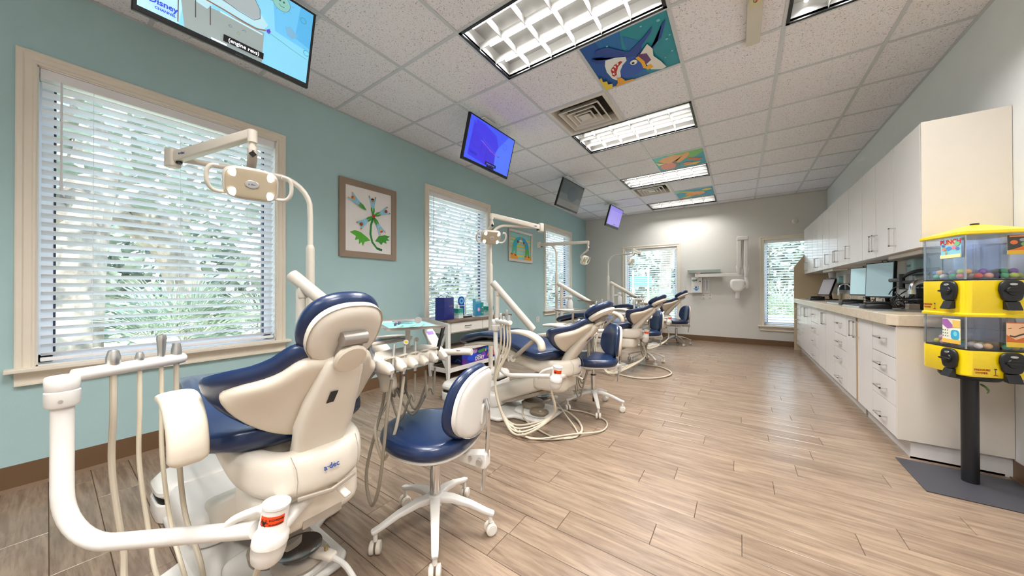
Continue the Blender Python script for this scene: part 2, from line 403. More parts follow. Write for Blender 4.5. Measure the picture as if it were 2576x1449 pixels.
for x in CXS[1:-1]:
    b = MB(); run = None
    for j in range(len(CYS)-1):
        if inside(x, (CYS[j]+CYS[j+1])/2):
            if run is not None: b.box(x-.012, x+.012, run, CYS[j], ZC, ZC+.03); run = None
        elif run is None: run = CYS[j]
    b.box(x-.012, x+.012, run, YB, ZC, ZC+.03); b.build('ceiling_grid_bar', GRIDM, ce, smooth=0)
for y in CYS[1:-1]:
    b = MB(); run = None
    for j in range(len(CXS)-1):
        if inside((CXS[j]+CXS[j+1])/2, y):
            if run is not None: b.box(run, CXS[j], y-.012, y+.012, ZC+.0006, ZC+.03); run = None
        elif run is None: run = CXS[j]
    b.box(run, XR, y-.012, y+.012, ZC+.0006, ZC+.03); b.build('ceiling_grid_bar', GRIDM, ce, smooth=0)
meshes = {}
for i in range(len(CXS)-1):
    for j in range(len(CYS)-1):
        cx, cy = (CXS[i]+CXS[i+1])/2, (CYS[j]+CYS[j+1])/2
        if any(a[0] < cx < a[1] and a[2] < cy < a[3] for a in LIGHTS+VENTS): continue
        if abs(cx+.6625) < .02 and any(p < cy < p+.61 for p in PRINTS): continue
        key = (round(CXS[i+1]-CXS[i], 3), round(CYS[j+1]-CYS[j], 3))
        if key not in meshes:
            ob = MB().box(-key[0]/2+.006, key[0]/2-.006, -key[1]/2+.006, key[1]/2-.006, .006, .022).build('ceiling_tile', TILE, ce, smooth=0); meshes[key] = ob.data
        else:
            ob = bpy.data.objects.new('ceiling_tile', meshes[key]); COL.objects.link(ob); ob.parent = ce
        ob.location = (cx, cy, ZC)

# printed ceiling tiles
def ptile(y0, shapes, label):
    x0, x1 = -.968, -.357
    t = MB().box(x0+.006, x1-.006, y0+.006, y0+.604, ZC+.006, ZC+.022).build('printed_tile', mat('tile print base', '1d7fa8', .6), ce, smooth=0, label=label)
    art(t, (x0+.014, y0+.596, ZC+.0055), (x1-x0-.028, 0, 0), (0, -.582, 0), shapes)
def wavy(cx, cy, r, k, a): return [(cx+(r+a*sin(k*t))*cos(t), cy+(r+a*sin(k*t))*sin(t)) for t in [2*pi*i/40 for i in range(40)]]
bub = [('6fc6c4', circ(x, y, r, n=12)) for x, y, r in ((.9, .9, .02), (.97, .6, .012), (.93, .55, .016), (.95, .3, .014), (.86, .22, .012), (.3, .85, .014), (.36, .7, .01), (.72, .93, .012))]
shark = [('1b8a9a', rect(0, 0, 1, 1)), ('1566a8', [(0, 0), (.62, 0), (.5, .4), (.44, .7), (.5, 1), (0, 1)]), ('1250a0', [(0, 0), (.3, 0), (.24, .5), (.2, 1), (0, 1)]),
         ('146fae', [(.44, .3), (.62, .2), (.66, .7), (.5, .9)])]+bub+[
    ('1c3f93', [(.93, .84), (.97, .86), (.88, .62), (.74, .5), (.6, .46), (.66, .62), (.8, .78), (.83, .86), (.7, .74), (.5, .6), (.42, .68), (.3, .84), (.16, .86), (.1, .78), (.2, .74), (.28, .66), (.34, .56), (.3, .5), (.5, .3), (.7, .38), (.84, .6)]),
    ('2350ad', ell(.24, .2, 30, 2.2, .42, .3)), ('1c3f93', [(.12, .66), (.3, .72), (.34, .6), (.2, .56), (.06, .76)]), ('1a3c8e', [(.04, .72), (.1, .6), (.25, .55), (.16, .66)]),
    ('eef0ec', [(.2, .62), (.32, .6), (.44, .54), (.43, .46), (.36, .4), (.3, .3), (.26, .12), (.3, .08), (.24, .06), (.16, .2), (.14, .38), (.16, .52)]),
    ('b8201c', [(.2, .4), (.27, .47), (.36, .5), (.38, .47), (.3, .4), (.25, .3), (.22, .18), (.18, .26)]),
    ('f6f6f2', [(.21, .4), (.24, .4), (.23, .34)]), ('f6f6f2', [(.25, .45), (.28, .45), (.27, .39)]), ('f6f6f2', [(.3, .48), (.33, .48), (.31, .43)]), ('f6f6f2', [(.19, .31), (.225, .32), (.21, .26)]), ('f6f6f2', [(.2, .24), (.235, .25), (.22, .19)]),
    ('f4f4f0', circ(.5, .38, .045, .05)), ('17181c', circ(.49, .37, .018, .022)),
    ('e9e6de', [(.72, .62), (.76, .5), (.74, .36), (.8, .2), (.84, .04), (.78, .02), (.66, .1), (.62, .3), (.6, .48)]),
    ('5e2a66', [(.58, .5), (.68, .46), (.7, .3), (.62, .24), (.58, .3)]), ('efb11e', line([(.56, .46), (.6, .32), (.6, .2), (.66, .14)], .022)), ('efb11e', [(.6, .2), (.68, .22), (.7, .14), (.62, .12)]),
    ('e8a01c', [(.14, 0), (.2, .08), (.22, .18), (.28, .16), (.3, .06), (.4, .04), (.44, 0)]), ('e9c92a', [(0, .3), (.04, .32), (.03, .22), (.08, .2), (.07, .12), (.13, .1), (.1, 0), (0, 0)])]
ptile(PRINTS[0], shark, 'ceiling tile printed with a cartoon shark under water')
fish = [('2aa7b8', rect(0, 0, 1, 1)), ('7cc36a', [(.4, .6), (.8, .55), (1, .8), (1, 1), (.3, 1)]), ('46b8b0', [(0, .6), (.3, .7), (.2, 1), (0, 1)]),
        ('f0a860', [(.06, .72), (.2, .88), (.42, .92), (.62, .86), (.72, .96), (.74, .8), (.64, .6), (.5, .4), (.3, .4), (.16, .52)]), ('f2d36a', [(.34, .48), (.52, .6), (.6, .8), (.48, .62), (.36, .38)]),
        ('e8765a', ell(.17, .2, 24, 3, .22, .26)), ('5c6a70', line([(.36, .52), (.44, .3), (.38, .08)], .035)), ('f0a24e', circ(.25, .7, .05)), ('e0603c', [(.7, .6), (.96, .4), (.86, .28), (.66, .5)]),
        ('f2c84a', [(.5, .1), (.76, .24), (.92, .2), (.8, .06)]), ('e98a6a', ell(.1, .09, 16, 2, .62, .24)), ('f5e27a', [(0, .66), (.2, .5), (.04, .44)])]
ptile(PRINTS[1], fish, 'ceiling tile printed with an orange cartoon seahorse')
turt = [('1d9ab8', rect(0, 0, 1, 1)), ('2bb7cf', [(0, .3), (.4, .5), (.3, 0), (0, 0)]), ('63c08a', [(0, .7), (.2, .8), (.3, 1), (0, 1)]), ('f2a23a', ell(.27, .24, 30, 2.2, .5, .44)),
        ('f6c468', line([(.3, .56), (.5, .4), (.72, .5)], .012)), ('f6c468', line([(.42, .24), (.5, .44), (.44, .66)], .012)), ('f6c468', line([(.6, .24), (.6, .44), (.54, .66)], .012)), ('e2802a', line([(.24, .4), (.4, .3), (.7, .34)], .01)),
        ('e9d850', ell(.13, .11, 20, 2, .84, .76)), ('3a6b3a', circ(.88, .8, .015)), ('d9d04e', [(.56, .66), (.3, .86), (.1, .86), (.3, .7)]), ('e0d44e', [(.3, .3), (.08, .1), (.24, .06), (.42, .2)]), ('e6645a', [(0, 0), (.2, 0), (.16, .1), (.06, .16)]),
        ('57d0dc', circ(.9, .3, .03)), ('57d0dc', circ(.8, .14, .02)), ('7fd8c8', circ(.1, .56, .03))]
ptile(PRINTS[2], turt, 'ceiling tile printed with a swimming turtle')

# fluorescent troffers
TUBEM = mat('lit tube', 'fffaf2', .5, emit=4)
LOUV = mat('louver enamel', 'a3a3a1', .35, spec=.4)
HOUS = mat('troffer housing', '989896', .4)
names = ['ceiling light beside the shark tile, nearest of the row down the middle', 'ceiling light touching the square air vent near the blue screen', 'ceiling light under the orange seahorse tile', 'ceiling light beside the turtle tile, closest to the far wall',
         'ceiling light above the first dental chair, behind the viewpoint', 'ceiling light at the end of the row behind the viewpoint', 'ceiling light turned lengthwise near the cabinet wall', 'lengthwise ceiling light near the cabinet wall behind the viewpoint']
for i, (x0, x1, y0, y1) in enumerate(LIGHTS):
    t = thing('ceiling_light', names[i], 'ceiling light', ((x0+x1)/2, (y0+y1)/2, ZC), 'fluorescent ceiling lights')
    x0 += .006; x1 -= .006; y0 += .006; y1 -= .006
    b = MB()
    for q in ((x0, x0+.02, y0, y1), (x1-.02, x1, y0, y1), (x0, x1, y0, y0+.02), (x0, x1, y1-.02, y1)): b.box(q[0], q[1], q[2], q[3], ZC-.003, ZC+.02)
    b.build('frame', BLACK, t, smooth=0)
    b = MB(); e = .02; hz = ZC+.11
    b.box(x0+e, x1-e, y0+e, y1-e, hz, hz+.01)
    for q in ((x0+e-.004, x0+e, y0, y1), (x1-e, x1-e+.004, y0, y1), (x0, x1, y0+e-.004, y0+e), (x0, x1, y1-e, y1-e+.004)): b.box(q[0], q[1], q[2], q[3], ZC+.004, hz)
    b.build('housing', HOUS, t, smooth=0)
    long_x = (x1-x0) > (y1-y0); nx, ny = (6, 3) if long_x else (3, 6)
    b = MB()
    for k in range(1, nx):
        x = x0+e+(x1-x0-2*e)*k/nx; b.prism([(-.0015, 0), (.0015, 0), (.007, .045), (-.007, .045)], -(y1-y0-2*e), (x, y0+e, ZC+.003), (1, 0, 0), (0, 0, 1))
    for k in range(1, ny):
        y = y0+e+(y1-y0-2*e)*k/ny; b.prism([(-.0015, 0), (.0015, 0), (.007, .045), (-.007, .045)], (x1-x0-2*e), (x0+e, y, ZC+.003), (0, 1, 0), (0, 0, 1))
    b.build('louver', LOUV, t, smooth=0)
    for k in range(3):
        if long_x: y = y0+(y1-y0)*(k+.5)/3; p0, p1 = (x0+.04, y, hz-.02), (x1-.04, y, hz-.02)
        else: x = x0+(x1-x0)*(k+.5)/3; p0, p1 = (x, y0+.04, hz-.02), (x, y1-.04, hz-.02)
        MB().cyl(p0, p1, .0127, n=10).build('tube', TUBEM, t)
        ld = bpy.data.lights.new('tube_light', 'AREA'); ld.shape = 'RECTANGLE'; ld.energy = TUBE_POWER*{3: .5, 6: .75}.get(i, 1); ld.color = (1, .98, .95)
        ld.spread = R(140); ld.size = 1.1 if long_x else .03; ld.size_y = .03 if long_x else 1.1
        lo = bpy.data.objects.new('tube_light', ld); COL.objects.link(lo); lo.parent = t
        lo.location = V(((p0[0]+p1[0])/2, (p0[1]+p1[1])/2, hz-.036))-t.location
# air vents
for i, (x0, x1, y0, y1) in enumerate(VENTS):
    t = thing('ceiling_vent', ['square ceiling air vent of nested cones beside the shark tile', 'square ceiling air vent next to the light nearest the turtle tile'][i], 'air vent', ((x0+x1)/2, (y0+y1)/2, ZC), 'square ceiling vents')
    cx, cy = (x0+x1)/2, (y0+y1)/2; VM = mat('vent enamel', 'd8d0c6', .3)
    def sq(h, z): return [(cx-h, cy-h, z), (cx+h, cy-h, z), (cx+h, cy+h, z), (cx-h, cy+h, z)]
    MB().loft([sq(.298, ZC-.002), sq(.292, ZC-.004), sq(.262, ZC-.003), sq(.235, ZC+.07), sq(.24, ZC+.1), sq(.298, ZC+.1)], cap=False, closed=True).build('outer_cone', VM, t, smooth=0)
    MB().loft([sq(.24, ZC+.095), sq(.24, ZC+.1)]).build('duct_plate', mat('vent dark', '3a332c', .8), t, smooth=0)
    for h in (.205, .145, .09):
        MB().loft([sq(h, ZC-.008), sq(h-.012, ZC-.010), sq(h-.05, ZC+.045), sq(h-.045, ZC+.048), sq(h-.002, ZC-.002)], cap=False, closed=True).build('cone_blade', VM, t, smooth=0)
    MB().loft([sq(.055, ZC-.010), sq(.02, ZC-.0), sq(.018, ZC+.04)]).build('centre_cone', VM, t, smooth=0)

# ================================================================== WINDOWS + BLINDS
DARKG = mat('dark window gasket', '1c2540', .5); SASH = mat('sash white', 'e8edf2', .4)
wlab = {1: 'wide white blind on the big window behind the first dental chair', 2: 'white blind of the window above the white console table', 3: 'white blind of the last window on the teal wall',
        4: 'white blind on the far grey wall behind the last dental chair', 5: 'white blind on the far wall beside the cabinets'}
for k, (ax, a0, a1, z0, z1) in WIN.items():
    wn = struct('window_%d' % k)
    if ax == 'L':
        P = lambda a, d, z: (XL-d, a, z)          # a along wall, d outward
        bx = lambda b, a, c, d0, d1, e, f: b.box(XL-d1, XL-d0, a, c, e, f)
    else:
        P = lambda a, d, z: (a, YB+d, z)
        bx = lambda b, a, c, d0, d1, e, f: b.box(a, c, YB+d0, YB+d1, e, f)
    T = .068
    b = MB()     # moulded casing, one profile mitred round three sides
    pf = [(0, 0), (0, .014), (.005, .019), (.012, .019), (.017, .013), (.040, .015), (.046, .021), (.062, .021), (.068, .017), (.068, 0)]
    b.loft([[V(P(ca+sa*i_, -d_, cz_+(i_ if up_ else 0))) for i_, d_ in pf] for ca, cz_, sa, up_ in ((a0, z0, -1, 0), (a0, z1, -1, 1), (a1, z1, 1, 1), (a1, z0, 1, 0))])
    b.build('casing', TRIM, wn, smooth=0)
    b = MB(); bx(b, a0-T-.03, a1+T+.03, -.06, .08, z0-.022, z0); b.build('sill', TRIM, wn, smooth=0, bevel=.004)
    b = MB(); bx(b, a0-T, a1+T, -.028, 0, z0-.04, z0-.022); bx(b, a0-T, a1+T, -.016, 0, z0-.085, z0-.04); bx(b, a0-T, a1+T, -.024, 0, z0-.098, z0-.085); b.build('apron', TRIM, wn, smooth=0, bevel=.002)
    b = MB()     # reveal liner
    bx(b, a0, a0+.006, 0, .16, z0, z1); bx(b, a1-.006, a1, 0, .16, z0, z1); bx(b, a0, a1, 0, .16, z1-.006, z1); bx(b, a0, a1, .0, .16, z0, z0+.006); b.build('jamb', WHITE, wn, smooth=0)
    b = MB()
    for q in ((a0, a0+.055, z0, z1), (a1-.055, a1, z0, z1), (a0, a1, z0, z0+.05), (a0, a1, z1-.05, z1)): bx(b, q[0], q[1], .10, .14, q[2], q[3])
    b.build('sash', SASH, wn, smooth=0)
    b = MB()
    for q in ((a0+.055, a0+.064, z0+.05, z1-.05), (a1-.064, a1-.055, z0+.05, z1-.05)): bx(b, q[0], q[1], .098, .142, q[2], q[3])
    b.build('gasket', DARKG, wn, smooth=0)
    b = MB(); bx(b, a0+.06, a1-.06, .118, .122, z0+.05, z1-.05); b.build('pane', GLASS, wn, smooth=0)
    # blind
    base = P((a0+a1)/2, .035, z1)
    bl = thing('window_blind', wlab[k], 'blind', base, 'white slatted blinds')
    b = MB(); bx(b, a0+.008, a1-.008, .004, .062, z1-.062, z1-.007); b.build('headrail', BLINDM, bl, smooth=0, bevel=.003)
    zb = z0+.02; n = int(round((z1-.09-zb-.03)/.0505)); pitch = (z1-.10-zb-.03)/n
    sl = MB(); th = R(25)
    pr = []
    for j in range(7):
        u = -1+j/3; pr.append((u*.0245, .0022*(1-u*u)))
    prof = [(p[0]*cos(th)+p[1]*sin(th), p[1]*cos(th)-p[0]*sin(th)) for p in pr]
    rg = []
    for a in (a0+.014, a1-.014):
        top = [V(P(a, .035+p[0], p[1])) for p in prof]; bot = [V(P(a, .035+p[0], p[1]-.0022)) for p in prof[::-1]]
        rg.append(top+bot)
    sl.loft(rg)
    so_ = None
    for j in range(n+1):
        z = zb+.04+pitch*j
        if so_ is None:
            so_ = MB(); so_.v = [(v[0]+0, v[1], v[2]) for v in sl.v]; so_.f = sl.f; so_.mi = sl.mi
            first = so_.build('slat', BLINDM, bl); so_ = first; first.location.z = 0
            # mesh is relative to blind base; z of mesh = -base z
            base_off = first.location.copy()
            first.location.z = z
        else:
            c = first.copy(); COL.objects.link(c); c.location.z = z
    b = MB(); bx(b, a0+.012, a1-.012, .012, .058, zb, zb+.02); b.build('bottom_rail', BLINDM, bl, smooth=0, bevel=.004)
    b = MB()
    for f in (.17, .5, .83) if k == 1 else (.2, .8):
        a = a0+(a1-a0)*f
        for d in (.011, .059): b.cyl(P(a, d, z1-.06), P(a, d, zb+.01), .0007, n=5)
    b.build('ladder_cord', BLINDM, bl)
    wa = a0+.08 if k != 4 else a0+.06
    b = MB(); b.cyl(P(wa, -.006, z1-.06), P(wa, -.006, z1-.62), .0045, n=8); b.cyl(P(wa, -.006, z1-.62), P(wa, -.006, z1-.69), .006, .0075, n=8); b.build('tilt_wand', clearmat('wand%d' % k, 'dfe2e8', .5) if False else mat('wand plastic', 'e3e3e6', .25), bl)

# ================================================================== OUTSIDE
g = stone('dry lawn', '9a9468', 'c9bfa0', .8, .95)
o = MB().box(-60, 40, -40, YB+60, -.32, -.22).build('ground', g, smooth=0); o['kind'] = 'structure'
BARK = stone('bark', '6f6258', 'a89a8c', 3, .9); LEAF = stone('tree foliage', '70786a', 'a4aa9c', 3, .8); LEAF2 = stone('palm foliage', '7f8a72', 'b9c0aa', 3, .7)
def trunk(b, pts, r): b.tube(spl(pts, 5), [r*(1-.5*i/(5*(len(pts)-1))) for i in range(5*(len(pts)-1)+1)], 10)
def tree(loc, h, r, lean, crown_r, nleaf, label, seed):
    random.seed(seed); x, y = loc; t = thing('tree', label, 'tree', (x, y, -.22), 'trees outside the windows')
    b = MB(); trunk(b, [(x, y, -.25), (x+lean[0]*.3, y+lean[1]*.3, h*.35), (x+lean[0], y+lean[1], h*.75), (x+lean[0]*1.2, y+lean[1]*1.3, h)], r)
    trunk(b, [(x+lean[0]*.5, y+lean[1]*.5, h*.45), (x+lean[0]*.5-.5, y+lean[1]*.5+1.2, h*.7), (x, y+2, h)], r*.5)
    trunk(b, [(x+lean[0]*.5, y+lean[1]*.5, h*.4), (x+lean[0]*.5+.3, y+lean[1]*.5-1.0, h*.65), (x, y-1.6, h*.95)], r*.45)
    b.build('trunk', BARK, t)
    b = MB()
    for i in range(nleaf):
        a = random.random()*2*pi; ph = random.random(); rr = crown_r*random.random()**.5
        c = V((x+lean[0]+rr*cos(a), y+lean[1]+rr*sin(a), h*.62+ph*h*.6-rr*.35)); d = V((random.gauss(0, 1), random.gauss(0, 1), random.gauss(0, .6))).normalized(); e = d.orthogonal().normalized()*random.uniform(.05, .12); d *= random.uniform(.08, .2)
        b.add([c-e, c+d, c+e, c-d*.8], [(0, 1, 2, 3)])
    ob = b.build('foliage', LEAF, t, smooth=0); ob['kind'] = 'stuff'
tree((-7.2, .15), 4.6, .30, (.0, .3), 2.6, 900, 'thick pale trunk outside at the left of the big window', 1)
tree((-9.2, 1.9), 4.8, .34, (.6, -1.5), 3.0, 1100, 'leaning tree outside the middle of the big window', 2)
tree((-8.5, 6.5), 5.0, .28, (.2, .5), 2.8, 1000, 'leafy tree outside the second window', 3)
tree((-8.0, 11.5), 5.0, .25, (.2, .5), 2.8, 900, 'leafy tree outside the last teal wall window', 4)
tree((-3.0, 17.0), 5.5, .3, (.3, .2), 3.2, 1100, 'tree outside beyond the far left window', 5)
tree((3.4, 16.2), 5.5, .3, (-.3, .2), 3.2, 1100, 'tree outside beyond the far right window', 6)
def palm(loc, r, n, label, seed):
    random.seed(seed); x, y = loc; t = thing('palm_bush', label, 'palm', (x, y, -.22), 'palm bushes outside')
    b = MB()
    for i in range(n):
        a = random.random()*2*pi; el = random.uniform(.25, 1.35); L = r*random.uniform(.6, 1)
        d = V((cos(a)*cos(el), sin(a)*cos(el), sin(el))); root = V((x, y, 0))+d*L*.45
        for k in range(9):
            q = (k-4)/4*1.1; s_ = d.cross(V((0, 0, 1))).normalized()
            e = (d*cos(q)+s_*sin(q)).normalized(); p1 = root+e*L*.3; p2 = root+e*L*.55+V((0, 0, -.1*L)); wv = e.cross(d.orthogonal()).normalized()*.018
            b.add([root, p1+wv, p2, p1-wv], [(0, 1, 2, 3)])
    ob = b.build('frond', LEAF2, t, smooth=0); ob['kind'] = 'stuff'
palm((-7.6, 1.25), 1.7, 70, 'spiky palm bush outside the big window, in its middle', 1)
palm((-8.0, 2.6), 1.5, 50, 'spiky palm bush outside the big window, at its right', 2)
palm((-7.0, 7.0), 1.6, 50, 'spiky palm bush outside the second window', 3)
palm((-7.0, 11.0), 1.6, 40, 'spiky palm bush outside the last teal wall window', 4)
palm((-2.6, 14.0), 1.6, 50, 'spiky palm bush outside the far left window', 5)
palm((1.2, 13.6), 1.6, 50, 'spiky palm bush outside the far right window', 6)
random.seed(9)
b = MB()
for i in range(15000):
    s_ = random.random(); a = random.uniform(-8, 30); hz_ = 3.2+1.6*sin(a*.7)+1.0*sin(a*1.9+1)
    if s_ < .5: c = V((-17+random.gauss(0, .7), a, -.2+(hz_)*random.random()**.8))
    else: a = random.uniform(-17, 12); c = V((a, 22+random.gauss(0, .7), -.2+(3.6+1.3*sin(a*.8)+.8*sin(a*2.1))*random.random()**.8))
    d = V((random.gauss(0, 1), random.gauss(0, 1), random.gauss(0, .6))).normalized(); e = d.orthogonal().normalized()*.17; d *= .27
    b.add([c-e, c+d, c+e, c-d], [(0, 1, 2, 3)])
ob = tag(b.build('hedge', LEAF, smooth=0), 'ragged tall hedge outside behind the trees', 'hedge'); ob['kind'] = 'stuff'
# clinic sign outside the far left window
sg = thing('street_sign', 'green clinic sign outside the far left window', 'sign', (-2.55, 10.6, -.22))
MB().cyl((-2.75, 10.6, -.22), (-2.75, 10.6, 1.7), .03).cyl((-2.3, 10.6, -.22), (-2.3, 10.6, 1.7), .03).build('post', WHITE, sg)
MB().box(-2.85, -2.2, 10.58, 10.62, 1.18, 1.5).build('board', mat('sign green', '5a9c8e', .5), sg, smooth=0)
# ================================================================== DENTAL CHAIRS
CY = [.51, 2.435, 4.50, 6.65]
nth = ['nearest', 'second', 'third', 'farthest']
def dental_chair(i, c, alpha, dz, rot=0.0, ht_=-14, bz=0.0, hs=.55, az=0.0):
    OX = -1.27
    lab = ['navy and cream dental chair seen from behind, beside the big window', 'navy and cream dental chair in front of the white console table', 'navy and cream dental chair, third from the big window', 'navy and cream dental chair closest to the far wall'][i]
    t = thing('dental_chair', lab, 'dental chair', (OX, c, 0), 'dental chairs along the teal wall')
    L = lambda x, y, z: V((OX+x, c+y, z))
    cs, sn = cos(R(rot)), sin(R(rot))
    U = lambda x, y, z: V((OX-.2+(x+.2)*cs-y*sn, c+(x+.2)*sn+y*cs, z+dz))     # swivelling upper part
    # base plate
    b = MB(); pl = [(0, -.15), (0, .15), (-.04, .19), (-.28, .19), (-.32, .24), (-.33, .31), (-.36, .33), (-.45, .33), (-.48, .29), (-.52, .21), (-.98, .2), (-.98, -.2), (-.52, -.21), (-.48, -.29), (-.45, -.33), (-.36, -.33), (-.33, -.31), (-.32, -.24), (-.28, -.19), (-.04, -.19)]
    b.prism(pl, .032, L(0, 0, .002), (1, 0, 0), (0, 1, 0)); b.build('base_plate', WPL, t, bevel=.012)
    b = MB(); b.pillow([(x-.18, y) for x, y in ell(.17, .15, 32, 4)], .03, .06, .02, Matrix.Translation(L(0, 0, 0))); b.build('base_hump', WPL, t)
    b = MB(); b.pillow([(x-.73, y) for x, y in ell(.25, .19, 36, 5)], .03, .165, .04, Matrix.Translation(L(0, 0, 0))); b.build('lift_cover', WPL, t)
    b = MB(); b.sweep([L(-.62, 0, .10), L(-.4, 0, .19), L(-.1, 0, .31+dz*.6), L(.03, 0, .355+dz)], [.13, .13, .125, .115], [.075, .07, .065, .06], p=5); b.build('lift_arm', CREAM2, t)
    b = MB(); b.sweep([L(-.60, 0, .05), L(-.35, 0, .125), L(-.02, 0, .25+dz)], [.10]*3, [.022]*3, p=5); b.build('lower_link', GREYPL, t)
    b = MB(); b.lathe([(.0, .0), (.10, .0), (.105, .03), (.08, .05), (0, .05)], L(-.22, .02, .062)); b.build('hydraulic_motor', mat('motor taupe', '8d8273', .5), t)
    # valve body under seat
    b = MB(); b.pillow([(x-.0, y) for x, y in ell(.15, .16, 32, 4)], .27, .40, .03, Matrix.Translation(V((OX, c, dz)))); b.build('valve_body', CREAM2, t)
    b = MB(); b.box(OX+.13, OX+.150, c-.05, c+.07, .275+dz, .30+dz); b.build('valve_fitting', GREYPL, t)
    # rear cover wrapping round the back of the seat
    b = MB(); hp = [(-.40, .145, .525, .022), (-.28, .15, .505, .034), (-.14, .152, .482, .048), (-.02, .148, .468, .058), (.07, .13, .462, .062), (.135, .096, .462, .064), (.165, .045, .464, .066)]
    pp = hp+[(.168, 0, .464, .066)]+[(x, -y, z, q) for x, y, z, q in hp[::-1]]
    qq = spl([(q, .024+.028*(1-abs(k-7)/7), 0) for k, (x, y, z, q) in enumerate(pp)], 4); b.sweep(spl([U(x, y, z) for x, y, z, q in pp], 4), [q.x for q in qq], [q.y for q in qq], side=(0, 0, 1), p=3, n=22); b.build('rear_cover', CREAM2, t, label='cream rear cover with maker lettering')
    b = MB(); b.sweep([U(-.02, 0, .455), U(.13, 0, .455)], [.15, .12], [.035, .035], p=5); b.build('cover_deck', CREAM2, t)
    b = MB()
    for s_ in (-1, 1):
        b.tube([U(.1+.0985-.012, s_*.098, .532), U(.212, s_*.093, .50), U(.216, s_*.091, .465), U(.206, s_*.090, .425)], .0012, 5)
    b.build('panel_seam', GREYPL, t)
    b = MB(); b.sweep([U(.205, -.085, .408), U(.228, 0, .403), U(.205, .085, .408)], .006, .004, side=(0, 0, 1), p=4); b.build('cover_lip', GREYPL, t)
    text(t, 'a\u00b7dec', U(.2265, 0, .478), (-sn, cs, 0), (-.35, 0, .93), .022, INKBLUE, bold=.0006)
    b = MB(); b.sweep([U(.14, .02, .385), U(.19, .04, .38), U(.225, .05, .36)], .012, .006); b.build('release_lever', CREAM2, t)
    # seat pan
    b = MB(); b.sweep([U(-.93, 0, .545), U(-.75, 0, .585), U(-.5, 0, .605), U(-.3, 0, .54), U(-.1, 0, .475), U(.0, 0, .475)], [.10, .13, .17, .19, .18, .15], [.018, .022, .03, .05, .06, .05], p=3.5); b.build('seat_pan', CREAM, t)
    # seat cushion
    b = MB(); P_ = [(-.985, .570, .10, .028), (-.93, .596, .155, .034), (-.8, .632, .185, .036), (-.65, .665, .20, .032), (-.5, .672, .215, .036), (-.38, .65, .228, .040), (-.25, .602, .245, .044), (-.14, .56, .252, .046), (-.04, .545, .248, .046), (.02, .553, .215, .040), (.055, .56, .15, .032)]
    b.sweep([U(x, 0, z-(.045*min(1, (-.2-x)/.2) if i == 0 and x < -.2 else 0)) for x, z, h, q in P_], [p[2] for p in P_], [p[3] for p in P_], p=3.2, n=28, wing=.018); o_ = b.build('seat_cushion', BLUE, t); 
    # back
    al = R(alpha); sx_, sz_ = cos(al), sin(al); Pp = (.02, .50+bz)
    def B(lat, s, n): return U(Pp[0]+s*sx_-n*sz_, lat, Pp[1]+s*sz_+n*sx_)
    half = [(x_*.86, y_) for x_, y_ in [(.0, .10), (.08, .103), (.16, .122), (.235, .152), (.285, .188), (.303, .222), (.30, .255), (.262, .31), (.215, .355), (.175, .40), (.15, .44), (.12, .468), (.06, .485)]]
    ol = half+[(0, .488)]+[(-x, y) for x, y in half[::-1][:-1]]
    def dens(ol, k=3):
        o_ = []; n_ = len(ol)
        for a in range(n_):
            p0, p1, p2, p3 = ol[a-1], ol[a], ol[(a+1) % n_], ol[(a+2) % n_]
            for j in range(k):
                q = j/k; o_.append(tuple(.5*((2*p1[m])+(p2[m]-p0[m])*q+(2*p0[m]-5*p1[m]+4*p2[m]-p3[m])*q*q+(3*p1[m]-p0[m]-3*p2[m]+p3[m])*q**3) for m in (0, 1)))
        return o_
    ol = dens(ol, 2)
    WG = lambda q: B(q.x, q.y, q.z+(2.25 if i == 0 else 1.7)*q.x*q.x*max(0, 1-abs(q.y-.21)*1.4))
    b = MB(); b.pillow(ol, .012, .060, .022, fn=lambda q: WG(q), rings=7); b.build('back_cushion', BLUE, t)
    ins = [(x*.885, .298+(y-.298)*.86) for x, y in ol]
    b = MB(); b.pillow(ins, -.022, .022, .02, fn=lambda q: WG(V((q.x, q.y, q.z-.0))), rings=7); b.build('back_shell', CREAM, t)
    b = MB(); b.sweep([U(.115, 0, .45), U(.115, 0, .51), B(0, .13, -.05), B(0, .21, -.044), B(0, .3, -.032), B(0, .42, -.026), B(0, .455, -.02)], [.07, .07, .072, .085, .078, .06, .052], [.03, .03, .04, .034, .028, .024, .018], p=4, n=24); b.build('back_yoke', CREAM2, t)
    b = MB(); o3 = B(-.004, .30, -.063)
    b.prism(rect(-.011, -.024, .011, .024), .001, B(-.02, .345, -.058), (0, 1, 0), V((sx_, 0, sz_))); b.build('yoke_slot', BLACK, t, smooth=0)
    # headrest
    ah = R(alpha+ht_); hx, hz = cos(ah), sin(ah); hc = B(0, hs, .03)
    fr = Matrix((V((0, 1, 0)), V((hx, 0, hz)), V((0, 1, 0)).cross(V((hx, 0, hz))))).transposed().to_4x4()
    if fr.to_3x3().col[2].z < 0: fr = Matrix((V((0, -1, 0)), V((hx, 0, hz)), V((0, -1, 0)).cross(V((hx, 0, hz))))).transposed().to_4x4()
    fr.translation = hc
    b = MB(); b.pillow(ell(.117, .118, 48, 2.3), .0, .052, .024, fr, rings=6, fn=lambda q: V((q.x, q.y, q.z+.9*q.x*q.x))); b.build('headrest_cushion', BLUE, t)
    b = MB(); b.pillow(ell(.108, .109, 48, 2.3), -.036, .006, .03, fr, rings=6, fn=lambda q: V((q.x, q.y, q.z+.9*q.x*q.x))); b.build('headrest_shell', CREAM2, t)
    b = MB(); b.sweep([B(0, .43, -.012), B(0, .47, -.022), fr @ V((0, -.06, -.05)), fr @ V((0, .012, -.046))], [.03, .032, .034, .034], [.012, .013, .014, .016], p=5); b.build('headrest_link', mat('gunmetal plastic', '9c9690', .35, .5), t)
